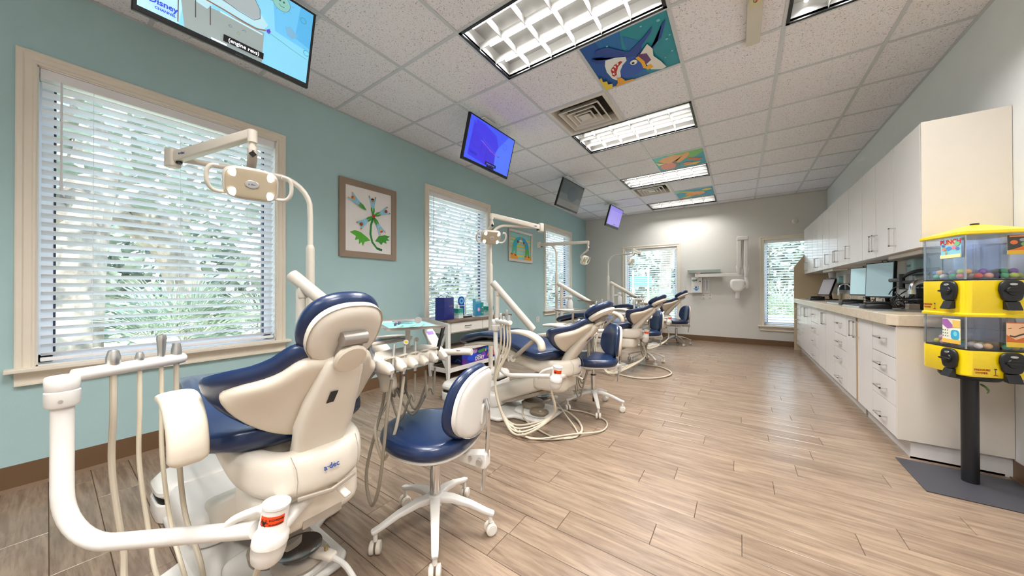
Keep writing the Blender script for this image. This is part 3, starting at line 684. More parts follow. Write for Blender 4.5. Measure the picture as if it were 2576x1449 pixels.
    b = MB(); b.cyl(fr @ V((-.036, .012, -.05)), fr @ V((.036, .012, -.05)), .02, n=20); b.build('headrest_hinge', mat('gunmetal plastic', '9c9690', .35, .5), t)
    b = MB(); nb = (fr.to_3x3() @ V((0, 0, -1))); b.lathe([(.0, 0), (.044, 0), (.048, .006), (.048, .014), (.043, .02), (.0, .022)], fr @ V((0, -.048, -.058)), nb, n=18); b.build('headrest_knob', CREAM, t)
    # armrests
    for s_ in (-1, 1):
        y = (.29 if s_ < 0 or i else .325)*s_
        if i == 0 and s_ < 0: b = MB(); b.sweep(spl([U(-.12, y, .735+az), U(-.06, y, .735+az), U(-.01, y, .715+az), U(.03, y, .68+az), U(.048, y, .635+az), U(.05, y, .60+az)], 4), .042, [.014+.012*min(1, k/6) for k in range(21)], p=2.8, n=18); b.build('armrest_pad', CREAM, t)
        else: b = MB(); b.sweep(spl([U(-.26, y, .745+az), U(-.17, y, .75+az), U(-.08, y, .74+az), U(.0, y, .71+az), U(.035, y, .675+az), U(.045, y, .635+az)], 4), .037, [.011+.013*min(1, k/8) for k in range(21)], p=2.6, n=18); b.build('armrest_pad', CREAM, t)
        b = MB(); b.cyl(U(-.02, y, .70), U(-.23, y*.93, .53), .0175); b.build('armrest_support', GREYPL, t)
        b = MB(); b.cyl(U(-.23, y*.98, .53), U(-.23, y*.55, .525), .028); b.build('armrest_pivot', CREAM2, t)
    return t
CH = [(54, 0.06, 0, 3, -.04, .525, -.025), (44, 0, 0, -14), (41, .045, 0, -14), (42, .085, 0, -14)]
for i in range(4): dental_chair(i, CY[i], *CH[i])

# floor boxes with mounting posts (utility centre) ------------------------------------
POLE = [(-2.355, 1.01), (-2.355, 2.935), (-2.54, 4.95), (-2.38, 7.12)]
POST = [(-2.158, .873), (-2.158, 2.798), (-2.38, 4.81), (-2.24, 7.01)]
for i in range(4):
    c = CY[i]; x = -2.30 if i < 2 else -2.42
    t = thing('floor_box', '%s white floor box at the foot of its dental chair' % ['nearest', 'second nearest', 'third', 'farthest'][i], 'floor box', (x, c+.2, 0), 'white floor boxes')
    b = MB(); b.pillow([(p[0], p[1]*1) for p in ell(.15, .44, 48, 5)], .0, .085, .008, Matrix.Translation(V((x, c+.22, 0)))); b.build('box_base', WPL, t)
    b = MB(); b.pillow(ell(.15, .44, 48, 5), .092, .175, .05, Matrix.Translation(V((x, c+.22, 0)))); b.build('lid', WPL, t)
    b = MB(); b.pillow(ell(.142, .432, 48, 5), .08, .096, .002, Matrix.Translation(V((x, c+.22, 0)))); b.build('lid_gap', BLACK, t)
    b = MB(); p = spl([(x+.12, c+.05, .12), (x+.2, c+.03, .12), (x+.3, c+.0, .10)], 6)
    b.tube(p, [.045+.003*(k % 2) for k in range(len(p))], 14); b.build('corrugated_sleeve', GREYPL, t)

# dental lights ----------------------------------------------------------------------
LE = [(-2.655, .41, 1.84), (-2.04, 3.55, 1.86), (-2.93, 5.03, 1.88), (-1.75, 7.27, 1.86)]
LT = [(-2.125, .625, 1.915), (-2.31, 2.90, 1.93), (-2.14, 5.35, 1.90), (-1.78, 6.84, 1.90)]
LH = [(-2.10, .615, 1.64), (-2.29, 2.87, 1.67), (-2.19, 5.37, 1.585), (-1.80, 6.86, 1.64)]
LN = [(.93, -.22, -.28), (.72, -.42, -.5), (.9, .05, -.42), (.86, .10, -.42)]
LLAB = ['dental light with lit face in front of the big window', 'dental light beside the second window, above the white console table', 'dental light seen from its side, third of the row', 'dental light before the far wall window']
LED = mat('led lens', 'ffffff', .3, emit=9); LEDG = mat('lamp face', 'b9a98f', .35, coat=.2)
for i in range(4):
    px, py = POLE[i]; E_, T_, H = V(LE[i]), V(LT[i]), V(LH[i]); n_ = V(LN[i]).normalized()
    t = thing('dental_light', LLAB[i], 'dental light', (px, py, .17), 'dental lights on poles')
    b = MB(); b.cyl((px, py, .165), (px, py, 1.36), .0255).lathe([(.0255, 0), (.0255, .01), (.018, .03)], (px, py, 1.355)); b.build('lower_pole', CREAM2, t)
    d = V((E_.x-px, E_.y-py, 0)); dl = d.length; d.normalize(); top = E_.z-.02
    q = [(px, py, 1.3), (px, py, top-.26)]; 
    for k in range(1, 9):
        a = pi/2*k/8; q.append((px+d.x*.2*(1-cos(a)), py+d.y*.2*(1-cos(a)), top-.2+.2*sin(a)-.0))
    q.append((E_.x-d.x*.02, E_.y-d.y*.02, E_.z)); b = MB(); b.tube(q, [.0165]*(len(q)-1)+[.0165], 14); b.build('bent_pole', CREAM2, t)
    b = MB(); f2 = (T_-E_); f2n = f2.normalized(); b.pillow(ell(.034, .028, 24, 4), -.055, .055, .012, frame(E_, (f2n.x, f2n.y, 0), (-f2n.y, f2n.x, 0))); b.build('elbow', CREAM2, t)
    b = MB(); b.sweep([E_+f2n*.02, T_], [.02, .02], [.032, .026], side=f2n.cross(V((0, 0, 1))), p=5, n=24); b.build('upper_arm', CREAM2, t)
    sd = f2n.cross(V((0, 0, 1))).normalized()*.0212
    if sd.dot(-E_) < 0: sd = -sd
    ax_ = V((0, 0, 1)).cross(sd).normalized()
    text(t, 'a\u00b7dec', E_+f2n*.10+sd, ax_, (0, 0, 1), .022, INKBLUE, bold=.0003)
    b = MB(); b.cyl(E_+f2n*.05+V((0, 0, -.03)), E_+f2n*.05+V((0, 0, -.042)), .014); b.build('rubber_plug', BLACK, t)
    b = MB(); b.cyl(T_+V((0, 0, .02)), T_+V((0, 0, -.045)), .022).cyl(T_+V((0, 0, -.02)), T_+V((0, 0, -.075)), .014).cyl(T_+V((0, 0, -.065)), T_+V((0, 0, -.09)), .019); b.build('swivel', CREAM2, t)
    side = n_.cross(V((0, 0, 1))).normalized(); upv = side.cross(n_).normalized()
    back = H-n_*.075
    b = MB(); b.sweep(spl([T_+V((0, 0, -.085)), T_+V((0, 0, -.12))+n_*.005, back+V((0, 0, .06))-n_*.01, back-n_*.015], 5), .021, .013, side=side, p=3); b.build('yoke_arm', GREYPL if i == 0 else CREAM2, t)
    b = MB(); b.cyl(T_+V((0, 0, -.105))+n_*.01, T_+V((0, 0, -.105))+n_*.034, .017, n=4); b.build('black_knob', BLACK, t)
    b = MB(); b.cyl(back-n_*.02, H-n_*.02, .016); b.build('ball_joint', GREYPL, t)
    fr = Matrix((side, upv, n_)).transposed().to_4x4(); 
    if fr.determinant() < 0: fr = Matrix((-side, upv, n_)).transposed().to_4x4()
    fr.translation = H
    b = MB(); b.pillow(ell(.118, .084, 44, 3.6), -.035, .012, .018, fr, fn=lambda q: V((q.x, q.y, q.z-1.6*q.x*q.x))); b.build('lamp_head', CREAM2, t)
    b = MB(); b.pillow(ell(.108, .074, 44, 3.6), .0, .0155, .004, fr, fn=lambda q: V((q.x, q.y, q.z-1.6*q.x*q.x))); b.build('lamp_face', LEDG, t)
    for sx2 in (-1, 1):
        for sy2 in (-1, 1):
            MB().lathe([(.0, 0), (.021, 0), (.020, .004), (0, .006)], fr @ V((sx2*.073, sy2*.048, .004)), n_, n=18).build('led_lens', LED if i < 2 else mat('unlit lens', 'f4f4f2', .2), t)
    b = MB(); b.pillow(ell(.03, .021, 24), .012, .018, .002, fr); b.build('centre_badge', STEEL, t)
    text(t, 'a\u00b7dec', fr @ V((0, 0, .0188)), fr.to_3x3() @ V((1, 0, 0)), fr.to_3x3() @ V((0, 1, 0)), .014, INKBLUE, bold=.0002)
    for s_ in (-1, 1):
        lp = [fr @ V(p) for p in [(s_*.105, -.06, -.03), (s_*.15, -.055, -.01), (s_*.172, -.02, .0), (s_*.172, .035, .0), (s_*.155, .062, .0), (s_*.128, .066, .0)]]
        b = MB(); b.tube(spl(lp, 6), .0095, 12); b.build('grip', CREAM2, t)

# delivery units -----------------------------------------------------------------------
P0 = [(-2.158, .873, 1.13), (-2.158, 2.798, 1.11), (-2.38, 4.81, 1.15), (-2.24, 7.01, 1.20)]
P1 = [(-1.80, 1.16, .74), (-1.85, 2.98, .695), (-1.90, 5.14, .80), (-1.77, 7.3, .88)]
HC = [(-1.22, .965, .795), (-1.17, 2.90, .70), (-1.12, 5.05, .72), (-1.35, 7.25, .80)]
TL = ['dental delivery unit with instruments and a steel tray, left of the near stool', 'dental delivery unit behind the second stool, on the arm beside the console table', 'dental delivery unit between the third and farthest dental chairs', 'dental delivery unit before the far window, reaching over the farthest chair']
for i in range(4):
    a, e, h = V(P0[i]), V(P1[i]), V(HC[i]); t = thing('delivery_unit', TL[i], 'delivery unit', (a.x, a.y, .17), 'delivery units')
    b = MB(); b.cyl((a.x, a.y, .16), (a.x, a.y, a.z-.07), .026); b.build('post', CREAM2, t)
    d = (e-a).normalized(); hz = V((d.x, d.y, 0)).normalized()
    b = MB(); b.cbox(a+V((0, 0, -.05))+hz*.005, (.05, .05, .09)); b.build('post_bracket', CREAM2, t, bevel=.006)
    b = MB(); pts = [a-d*.075, a-d*.07, a-d*.04, e+d*.03, e+d*.055, e+d*.062]; b.tube(pts, [.028, .036, .038, .038, .034, .026], 24); b.build('balance_arm', CREAM2, t)
    k = e+d*.02; kz = h.z-.01
    b = MB(); b.cyl(k+V((0, 0, -.02)), V((k.x, k.y, kz-.03)) if kz < k.z else k+V((0, 0, -.10)), .02); b.build('swivel_post', CREAM2, t)
    j = V((k.x, k.y, min(kz-.03, k.z-.1))); g_ = V((h.x-.12, h.y+.03, h.z-.02))
    b = MB(); b.sweep([j, j.lerp(g_, .5), g_], .03, .02, side=(g_-j).cross(V((0, 0, 1))), p=4); b.build('control_arm', CREAM2, t)
    # control head, long axis roughly +y
    ang = R(4 if i == 0 else 10); ly = V((-sin(ang), cos(ang), 0)); lx = V((cos(ang), sin(ang), 0))
    Q = lambda x, y, z: h+lx*x+ly*y+V((0, 0, z))
    b = MB(); b.pillow(ell(.10, .195, 44, 3.4), -.052, .008, .024, frame(Q(-.055, 0, 0), lx, ly)); b.build('control_head', CREAM2, t)
    for kk in range(6 if i == 0 else 5):
        y = -.155+.062*kk; 
        b = MB(); b.sweep([Q(.0, y-.031, -.022), Q(.048, y-.031, -.026), Q(.068, y-.031, -.034)], .0155, [.026, .024, .016], side=ly, p=3.4, n=14); b.build('holder_prong', CREAM2, t)
        if kk < 5:
            b = MB(); b.lathe([(.022, -.004), (.024, .003), (.015, .002), (.013, -.004)], Q(.026, y, .007), (-.4, 0, 1), n=18); b.build('holder_cup', CREAM, t)
    hd = [(.25, -.1, 1), (.2, .12, 1), (.15, .0, 1), None, (.6, .35, 1)]
    for kk in range(5):
        y = -.155+.062*kk; base = Q(.036, y, -.05)
        if hd[kk]:
            dv = (lx*(-.1 if kk != 4 else -.1)+ly*hd[kk][0]*.8+V((0, 0, 1))).normalized(); 
            if kk == 4:
                MB().cyl(base, base+dv*.175, .0085, .0095, 14).build('black_suction_handpiece', BLACK, t)
            else:
                b = MB(); b.tube([base-dv*.02, base+dv*.02, base+dv*.06, base+dv*.10, base+dv*.115], [.008, .0095, .0075, .006, .0065], 12)
                if kk == 2: b.lathe([(.0, 0), (.009, 0), (.009, .012), (0, .012)], base+dv*.115+V((0, 0, .0)), (.8, .2, .5), n=12)
                if kk == 1: b.lathe([(.0, 0), (.011, 0), (.011, .015), (0, .015)], base+dv*.11, (.8, -.3, .4), n=12)
                b.build('handpiece', STEEL, t)
            if kk == 1 and i == 0:
                MB().lathe([(.003, 0), (.006, 0), (.006, .001), (.003, .001)], base+dv*.11+V((.8, -.3, .4)).normalized()*.0152, (.8, -.3, .4), n=14).build('yellow_ring', YEL, t)
        lo = [.20, .36, .50, .52, .50][kk]; r_ = .0052 if kk > 1 else .0065; bx_ = [-.07, -.06, -.02, .02, -.04][kk]
        st = base+V((0, 0, -.03)); en = Q(-.09, y*.5-.02, -.05)
        if i == 0: pts = [st, st+V((0, 0, -.12))+ly*bx_*.3, V((st.x-.01, st.y, lo+.12))+ly*bx_*.7, V(((st.x+en.x)/2-.01, (st.y+en.y)/2, lo))+ly*bx_, V((en.x-.01, en.y, lo+.12))+ly*bx_*1.1, en+V((0, 0, -.15)), en]
        else: pts = [st, st+V((.0, 0, -.2)), V((st.x-.02, st.y-.03, .28+.02*kk)), V((st.x-.05, st.y-.07, .13+.03*kk)), V((st.x-.10, st.y-.05, .24)), en+V((0, 0, -.2)), en]
        MB().tube(spl(pts, 7), r_, 8).build('hose', HOSE2 if kk != 1 else HOSE, t)
    b = MB(); b.tube(spl([Q(-.05, .19, -.03), Q(.0, .235, -.035), Q(.075, .265, -.03), Q(.115, .275, -.03)], 6), .017, 14); b.build('handle', CREAM2, t)
    MB().pillow(ell(.014, .009, 18), .0, .003, .001, frame(Q(.05, .246, -.022), (.9, .2, 0), (-.2, .9, 0))).build('brake_button', GREYPL, t)
    # keypad
    kp = frame(Q(-.10, .20, .035), ly, (-.62, 0, .78))
    b = MB(); b.pillow(ell(.036, .062, 32, 3.2), .0, .016, .006, kp); b.build('touch_pad', WPL, t)
    kb = b
    art(t, kp @ V((-.02, .012, .0165)), (kp.to_3x3() @ V((.04, 0, 0))), (kp.to_3x3() @ V((0, .02, 0))), [('7a5be0', rect(0, 0, 1, 1))], emit=.9, name='display')
    art(t, kp @ V((-.024, -.045, .0163)), (kp.to_3x3() @ V((.048, 0, 0))), (kp.to_3x3() @ V((0, .05, 0))), [('a9a7a4', circ(.12+.19*u, .2+.3*v, .045, .04, 8)) for u in range(5) for v in range(3)], name='key_print')
    # tray
    tc_ = [V((-1.315, 1.0, .918)), V((-1.45, 3.2, .86)), V((-1.95, 5.0, .90)), V((-1.75, 7.15, .93))][i]
    lx2 = [V((.905, -.425, 0)), V((.8, -.6, 0)), V((.85, -.5, 0)), V((.95, -.3, 0))][i].normalized(); ly2 = V((-lx2.y, lx2.x, 0))
    fr = frame(tc_, lx2, ly2)
    def rr(w_, h_, z, c_=.02): return [fr @ V(p) for p in [(w_-c_, -h_, z), (w_, -h_+c_, z), (w_, h_-c_, z), (w_-c_, h_, z), (-w_+c_, h_, z), (-w_, h_-c_, z), (-w_, -h_+c_, z), (-w_+c_, -h_, z)]]
    b = MB(); b.loft([rr(.19, .125, -.004), rr(.205, .138, .008), rr(.212, .145, .010), rr(.212, .145, .0085), rr(.204, .137, .006), rr(.19, .124, -.006)], cap=False, closed=True)
    b.loft([rr(.19, .125, -.006), rr(.19, .125, -.004)]); b.build('tray_pan', STEEL, t, smooth=30)
    if i == 0: b = MB(); b.add([fr @ V(p) for p in [(-.17, -.105, -.0032), (.17, -.10, -.0032), (.165, .11, -.0032), (-.17, .105, -.0032)]], [(0, 1, 2, 3)]).build('paper_tray_cover', mat('teal paper', '6fd0c0', .8), t, smooth=0)
    b = MB(); b.cyl(V((tc_.x, tc_.y, tc_.z-.01)), V((tc_.x, tc_.y, h.z)), .012).sweep([V((tc_.x, tc_.y, h.z)), V((tc_.x, tc_.y, h.z)).lerp(g_, .6), g_], .02, .012, side=(0, 0, 1)); b.build('tray_post', CREAM2, t)
    if i < 2:
        b = MB(); fz = frame(V((h.x-.27, h.y+.02, h.z+.035)), lx, ly); b.pillow(ell(.10, .15, 32, 3), -.006, .006, .004, fz); b.build('side_shelf', mat('shelf grey', 'cfc8bc', .4), t)
        art(t, fz @ V((-.02, -.12, .0065)), fz.to_3x3() @ V((.08, 0, 0)), fz.to_3x3() @ V((0, .24, 0)), [(c_, rect(.1+.1*q, .1+.12*q, .9, .2+.12*q)) for q, c_ in enumerate(('8a3d4a', '5a6fa8', '3f7f73', 'b59a5c', '5a6fa8', 'b04c43'))], name='colour_strips')
    if i >= 2:      # white self-contained water bottle housing
        b = MB(); b.lathe([(0, 0), (.045, 0), (.05, .02), (.05, .16), (.035, .19), (.03, .215), (.042, .22), (.045, .25), (.03, .265), (0, .268)], (a.x+.12, a.y+.06, .72+.03*(i-2))); b.build('water_bottle', WPL, t)
        b = MB(); b.sweep([(a.x, a.y, .95), (a.x+.12, a.y+.06, .965)], .025, .02); b.build('bottle_bracket', CREAM2, t)
# loose items lying on the first steel tray
fr = frame(V((-1.315, 1.0, .918)), (.905, -.425, 0), (.425, .905, 0))
def tray_pt(x, y, z=0): return fr @ V((x, y, z-.0030))
t = thing('dental_mirror', 'dental mirror with round head standing up on the teal tray paper', 'dental mirror', tray_pt(.02, .03)); b = MB(); b.tube([tray_pt(.12, -.02, .004), tray_pt(.05, .02, .004), tray_pt(.03, .03, .006)], .0028, 8); b.build('handle', STEEL, t)
MB().lathe([(0, 0), (.017, 0), (.017, .002), (0, .002)], tray_pt(.02, .045, .022), (.6, -.7, .35), n=18).build('mirror_head', mat('mirror face', 'f2f4f6', .06, .9), t)
for k, (x, y, dx, lb) in enumerate([(.06, .06, .09, 'thin steel dental probe lying farthest back on the tray paper'), (.08, -.045, .08, 'thin steel scaler lying near the front rim of the tray')]):
    t = thing('dental_probe', lb, 'dental instrument', tray_pt(x, y)); MB().tube([tray_pt(x-.04, y+.015, .008), tray_pt(x-.02, y+.01, .004), tray_pt(x+dx-.02, y-.03, .004), tray_pt(x+dx, y-.04, .007)], [.001, .003, .003, .001], 8).build('shaft', STEEL, t)
t = thing('cotton_bag', 'clear plastic pouch lying on the left half of the teal tray paper', 'pouch', tray_pt(-.09, .0)); MB().pillow(ell(.06, .04, 24, 3), .0005, .010, .004, frame(tray_pt(-.09, 0, 0), (1, .2, 0), (-.2, 1, 0))).build('film', clearmat('pouch film', 'eef4fa', .35, .15), t)
for k, (x, y, lb) in enumerate([(-.045, -.03, 'purple cup like prophy angle nearer the pouch'), (.0, -.055, 'purple prophy angle near the front rim of the tray')]):
    t = thing('prophy_angle', lb.replace('cup like ', ''), 'dental tip', tray_pt(x, y)); MB().tube([tray_pt(x-.018, y+.004, .007), tray_pt(x-.008, y, .007), tray_pt(x+.012, y-.006, .006), tray_pt(x+.022, y-.008, .006)], [.006, .007, .006, .004], 10).build('body', mat('purple plastic', '5a2f55', .35), t)

# assistant arms with vacuum instruments --------------------------------------------------
AC = [(-1.08, .365, .415), (-1.085, 2.11, .46), (-1.015, 4.53, .48), (-1.05, 6.5, .52)]
AB = [(-1.64, .027, .33), (-1.65, 2.14, .375), (-1.62, 4.22, .44), (-1.6, 6.3, .48)]
AE = [(-1.755, .30, .825), (-1.43, 2.02, .83), (-1.42, 4.12, .86), (-1.42, 6.2, .9)]
AL = ['thick white bent tube arm with suction hoses in the left foreground', 'bent tube arm with suction hoses at the side of the second dental chair', 'bent tube arm with collector canister beside the third dental chair', 'bent tube arm with suction hoses at the farthest dental chair']
for i in range(4):
    c_, bd, e = V(AC[i]), V(AB[i]), V(AE[i]); t = thing('assistant_arm', AL[i], 'suction arm', (c_.x, c_.y, c_.z), 'assistant suction arms')
    r0 = .0225 if i == 0 else .018
    d1 = (bd-c_).normalized(); d1.z *= 1; rb = .16; top = V((bd.x-.015, bd.y-.0, e.z-.01))
    pts = [c_+d1*.05, c_.lerp(bd, .5)]; s0 = bd-d1*rb; pts.append(s0-d1*.02)
    for k in range(0, 10):
        a = pi/2*k/9; pts.append(s0+d1*rb*sin(a)+V((0, 0, 1))*rb*(1-cos(a)))
    pts += [V((top.x, top.y, bd.z+rb+.05)), top+V((0, 0, -.05))]
    MB().tube(pts, r0, 24).build('bent_tube', WPL, t)
    MB().lathe([(0, 0), (.03, .0), (.034, .008), (.034, .045), (.031, .048), (.033, .052), (.034, .085), (.031, .09), (0, .093)], top+V((0, 0, -.075)), n=28).build('pivot_cap', WPL, t)
    MB().lathe([(0, 0), (.005, 0), (.005, .0015), (0, .0015)], top+V((.0335, -.004, -.055)), (1, 0, 0), n=10).build('set_screw', STEEL, t)
    hb = V((top.x, top.y, e.z)); dh = (e-hb).normalized()
    MB().tube([hb+dh*.02, e-dh*.01, e, e+dh*.006], [.02, .02, .019, .014], 20).build('holder_bar', WPL, t)
    nh = dh.cross(V((0, 0, 1)))
    fl_ = .0
    for k, f in enumerate((.36, .58, .78, .93)):
        p = hb.lerp(e, f); u = V((0, 0, 1)); rr_ = [.0085, .0065, .0065, .008][k]
        if k == 0: MB().lathe([(r_*1.35, z_*1.35) for r_, z_ in [(.010, 0), (.0125, .004), (.0125, .022), (.009, .036), (.0065, .038), (.0055, .03)]], p+V((0, 0, .012)), u, n=18).build('suction_valve', STEEL, t)
        if k == 1: MB().lathe([(r_*1.35, z_*1.35) for r_, z_ in [(.007, 0), (.009, .004), (.009, .012), (.0055, .024), (0, .025)]], p+V((0, 0, .012)), u, n=14).build('saliva_ejector_valve', STEEL, t)
        if k == 2: MB().lathe([(r_*1.35, z_*1.35) for r_, z_ in [(.007, 0), (.0085, .03), (.0095, .045), (.0105, .052), (.009, .062), (.003, .064), (0, .066)]], p+V((0, 0, .012)), u, n=16).build('air_water_syringe', STEEL, t)
        if k == 3: MB().lathe([(r_*1.35, z_*1.35) for r_, z_ in [(.008, 0), (.0115, .004), (.011, .018), (.008, .036), (0, .036)]], p+V((0, 0, .012)), u, n=16).build('suction_valve', STEEL, t)
        # hose
        cx = c_+V((-.03, -.02, -.10))
        if i == 0: pts = [p+V((0, 0, -.01)), p+V((.005, .0, -.14)), p+V((-.02+.02*k, .0, -.34)), V((p.x+.03, p.y+.02, .24)), V((p.x+.12+.03*k, p.y+.03, .12)), V((c_.x-.22+.04*k, c_.y-.10, .05)), V((c_.x-.10, c_.y-.05, .12)), cx]
        else: pts = [p+V((0, 0, -.01)), p+V((.0, .0, -.2)), V((p.x-.06-.01*k, p.y-.02*k, .36)), V((p.x+.02, p.y-.02-.01*k, .12-.02*k)), V((p.x+.18, p.y-.03-.01*k, .045)), V((c_.x-.03, c_.y-.0, .17)), cx]
        MB().tube(spl(pts, 8), rr_, 10).build('hose', HOSE if k in (0, 3) else mat('cream hose', 'd3c9b4', .45), t)
    # solids collector
    ct = V((c_.x, c_.y, c_.z)); tl = V((.12, -.28, 1)).normalized() if i == 0 else V((.15, .0, 1)).normalized()
    if i == 0: tl = V((.10, .12, 1)).normalized()
    MB().lathe([(r_*.82, z_*.82) for r_, z_ in [(0, -.115), (.035, -.112), (.046, -.098), (.050, -.075), (.051, -.07), (.052, -.045), (.0535, -.043), (.0535, -.018), (.048, -.008), (.042, .0), (.041, .03), (.040, .032), (.0395, .078), (.042, .08), (.042, .088), (0, .09)]], ct, tl, n=36).build('solids_collector', WPL, t)
    lf = frame(ct, tl.cross(V((-.62, .3, 0))).normalized(), tl)
    toc = (V((0, 0, CAMH))-ct); toc = (toc-tl*toc.dot(tl)).normalized(); tx = tl.cross(toc).normalized()
    sh = R(-8 if i == 0 else 10)
    toc2 = toc*cos(sh)+tx*sin(sh); tx2 = tl.cross(toc2).normalized()
    b = MB(); N_ = 12; rl = .0333
    rg = [[ct+(toc2*cos(a)+tx2*sin(a))*rl+tl*z for z in (.018, .051)] for a in [-.95+1.9*q/N_ for q in range(N_+1)]]
    b.add([p for r in rg for p in r], [(2*q, 2*q+2, 2*q+3, 2*q+1) for q in range(N_)]); lbm = b.build('warning_label', ORANGE, t, label='orange biohazard warning label')
    if i < 2:
        def onc(a, z, rr=.0341): return ct+(toc2*cos(a)+tx2*sin(a))*rr+tl*z
        it = []
        for s_, z, sz in (('BIOHAZARD', .042, .0078), ('PELIGRO BIOLOGICO', .0295, .0055)):
            n_ = len(s_)
            for q, chh in enumerate(s_):
                a = -.12+(q/(n_-1))*.95
                if chh != ' ': it.append((chh, onc(a, z), (tx2*cos(a)-toc2*sin(a)), tl, sz))
        curved_text(lbm, it, INKB)
        for q in range(3):
            an = 2*pi*q/3+pi/2; cxa, cza = -.55+.16*cos(an), .0345+.0055*sin(an)
            pts = [onc(cxa+.2*cos(v), cza+.008*sin(v)) for v in [2*pi*k/14 for k in range(14)] if not (abs(((v-an+pi) % (2*pi))-pi) < .7)]
            if len(pts) > 2: pts = sorted(pts, key=lambda p: 0); 
            vv = [an+.75+(2*pi-1.5)*k/12 for k in range(13)]
            MB().tube([onc(cxa+.17*cos(v), cza+.0056*sin(v)) for v in vv], .0009, 5).build('biohazard_symbol', INKB, lbm)
        MB().tube([onc(-.55+.13*cos(v), .0345+.0044*sin(v)) for v in [2*pi*k/16 for k in range(16)]], .0008, 5, closed=True).build('biohazard_symbol', INKB, lbm)
    # spout and elbow on collector
    MB().tube(spl([ct-d1*-.03+tl*.05, ct+d1*.05+tl*.055+V((0, 0, .0)), ct+d1*.12+V((0, 0, .03)), ct+d1*.17+V((0, 0, -.02))], 6), [.0135]*6+[.0115]*13, 14).build('inlet_elbow', WPL, t)
    # link arm back to chair
    cb = V((-1.27+.10, CY[i]+.02, .33+CH[i][1]))
    MB().sweep([c_+V((0, 0, -.012)), c_.lerp(cb, .5)+V((0, 0, .02)), cb+V((0, 0, .02))], [.030, .028, .026], [.015, .015, .015], side=(cb-c_).cross(V((0, 0, 1))), p=4).build('link_arm', WPL, t)

# foot controls -----------------------------------------------------------------------------
for i, (x, y, lb) in enumerate([(-1.37, .55, 'round steel foot control on the base of the nearest dental chair'), (-1.50, 2.62, 'round steel foot control on the base of the second dental chair')]):
    t = thing('foot_control', lb, 'foot control', (x, y, .064), 'steel disc foot controls'); z0 = .064
    MB().lathe([(0, 0), (.085, 0), (.09, .01), (.088, .02), (.075, .026), (0, .028)], (x, y, z0), n=36).build('base_ring', GREYPL, t)
    MB().lathe([(0, .034), (.04, .036), (.072, .048), (.076, .05), (.076, .047), (.04, .030), (0, .028)], (x, y, z0), n=36).build('pedal_disc', mat('dark mirror steel', '8f9298', .15, 1.0), t)
    MB().sweep([(x+.05, y+.03, z0+.03), (x+.10, y+.05, z0+.035), (x+.125, y+.06, z0+.03)], .02, .014).build('hose_boss', CREAM2, t)
    MB().cyl((x+.10, y+.05, z0+.045), (x+.10, y+.05, z0+.065), .006, .008).build('brass_knob', mat('brass', 'b8a47c', .3, .8), t)
    if i == 0: pts = [(x+.12, y+.06, z0+.03), (x+.2, y+.08, .07), (x+.30, y+.07, .02), (x+.34, y-.02, .010), (x+.31, y-.12, .010), (x+.22, y-.17, .012), (x+.14, y-.14, .05), (x+.02, y-.12, .085)]
    else: pts = [(x+.12, y-.02, z0+.03), (x+.2, y-.05, .07), (x+.32, y-.16, .045), (x+.46, y-.28, .010), (x+.52, y-.40, .010), (x+.42, y-.50, .010), (x+.26, y-.47, .010), (x+.08, y-.42, .05), (x-.05, y-.25, .07)]
    MB().tube(spl(pts, 8), .0095 if i == 0 else .007, 10).build('hose', WPL if i == 0 else HOSE, t)
def foot_pedal(x, y, lb, z0):
    t = thing('foot_pedal', lb, 'foot pedal', (x, y, z0)); MB().pillow(ell(.075, .06, 32, 3), 0, .03, .012, Matrix.Translation(V((x, y, z0))), dome=.01).build('housing', mat('taupe plastic', '7b6f5e', .5), t)
    for a in (-.03, .03): MB().lathe([(0, 0), (.012, 0), (.012, .006), (0, .008)], (x+.03, y+a, z0+.03), n=16).build('button', GREYPL, t)
foot_pedal(-1.21, .43, 'taupe foot pedal under the collector of the nearest dental chair', .034)
foot_pedal(-1.36, 2.33, 'taupe foot pedal on the base of the second dental chair', .061)
for k, (pts, lb, r_) in enumerate([
    ([(-1.45, 2.05, .05), (-1.3, 2.0, .012), (-1.1, 2.08, .012), (-.98, 2.28, .012), (-1.06, 2.46, .012), (-1.2, 2.55, .036), (-1.3, 2.56, .04)], 'thick loop of pale hose on the floor in front of the second dental chair', .009),
    ([(-1.35, 2.02, .034), (-1.2, 1.97, .03), (-1.0, 2.2, .029), (-.86, 2.42, .010), (-.90, 2.62, .010), (-1.1, 2.7, .010), (-1.25, 2.68, .010)], 'thin loop of pale hose on the floor reaching toward the second stool', .006),
    ([(-1.3, 4.15, .01), (-1.0, 4.1, .012), (-.78, 4.3, .012), (-.72, 4.6, .012), (-.9, 4.85, .012), (-1.2, 4.9, .012)], 'loop of pale hose on the floor behind the second stool', .009)]):
    tag(MB().tube(spl(pts, 10), r_, 10).build('floor_hose', HOSE), lb, 'hose', 'hoses on the floor')

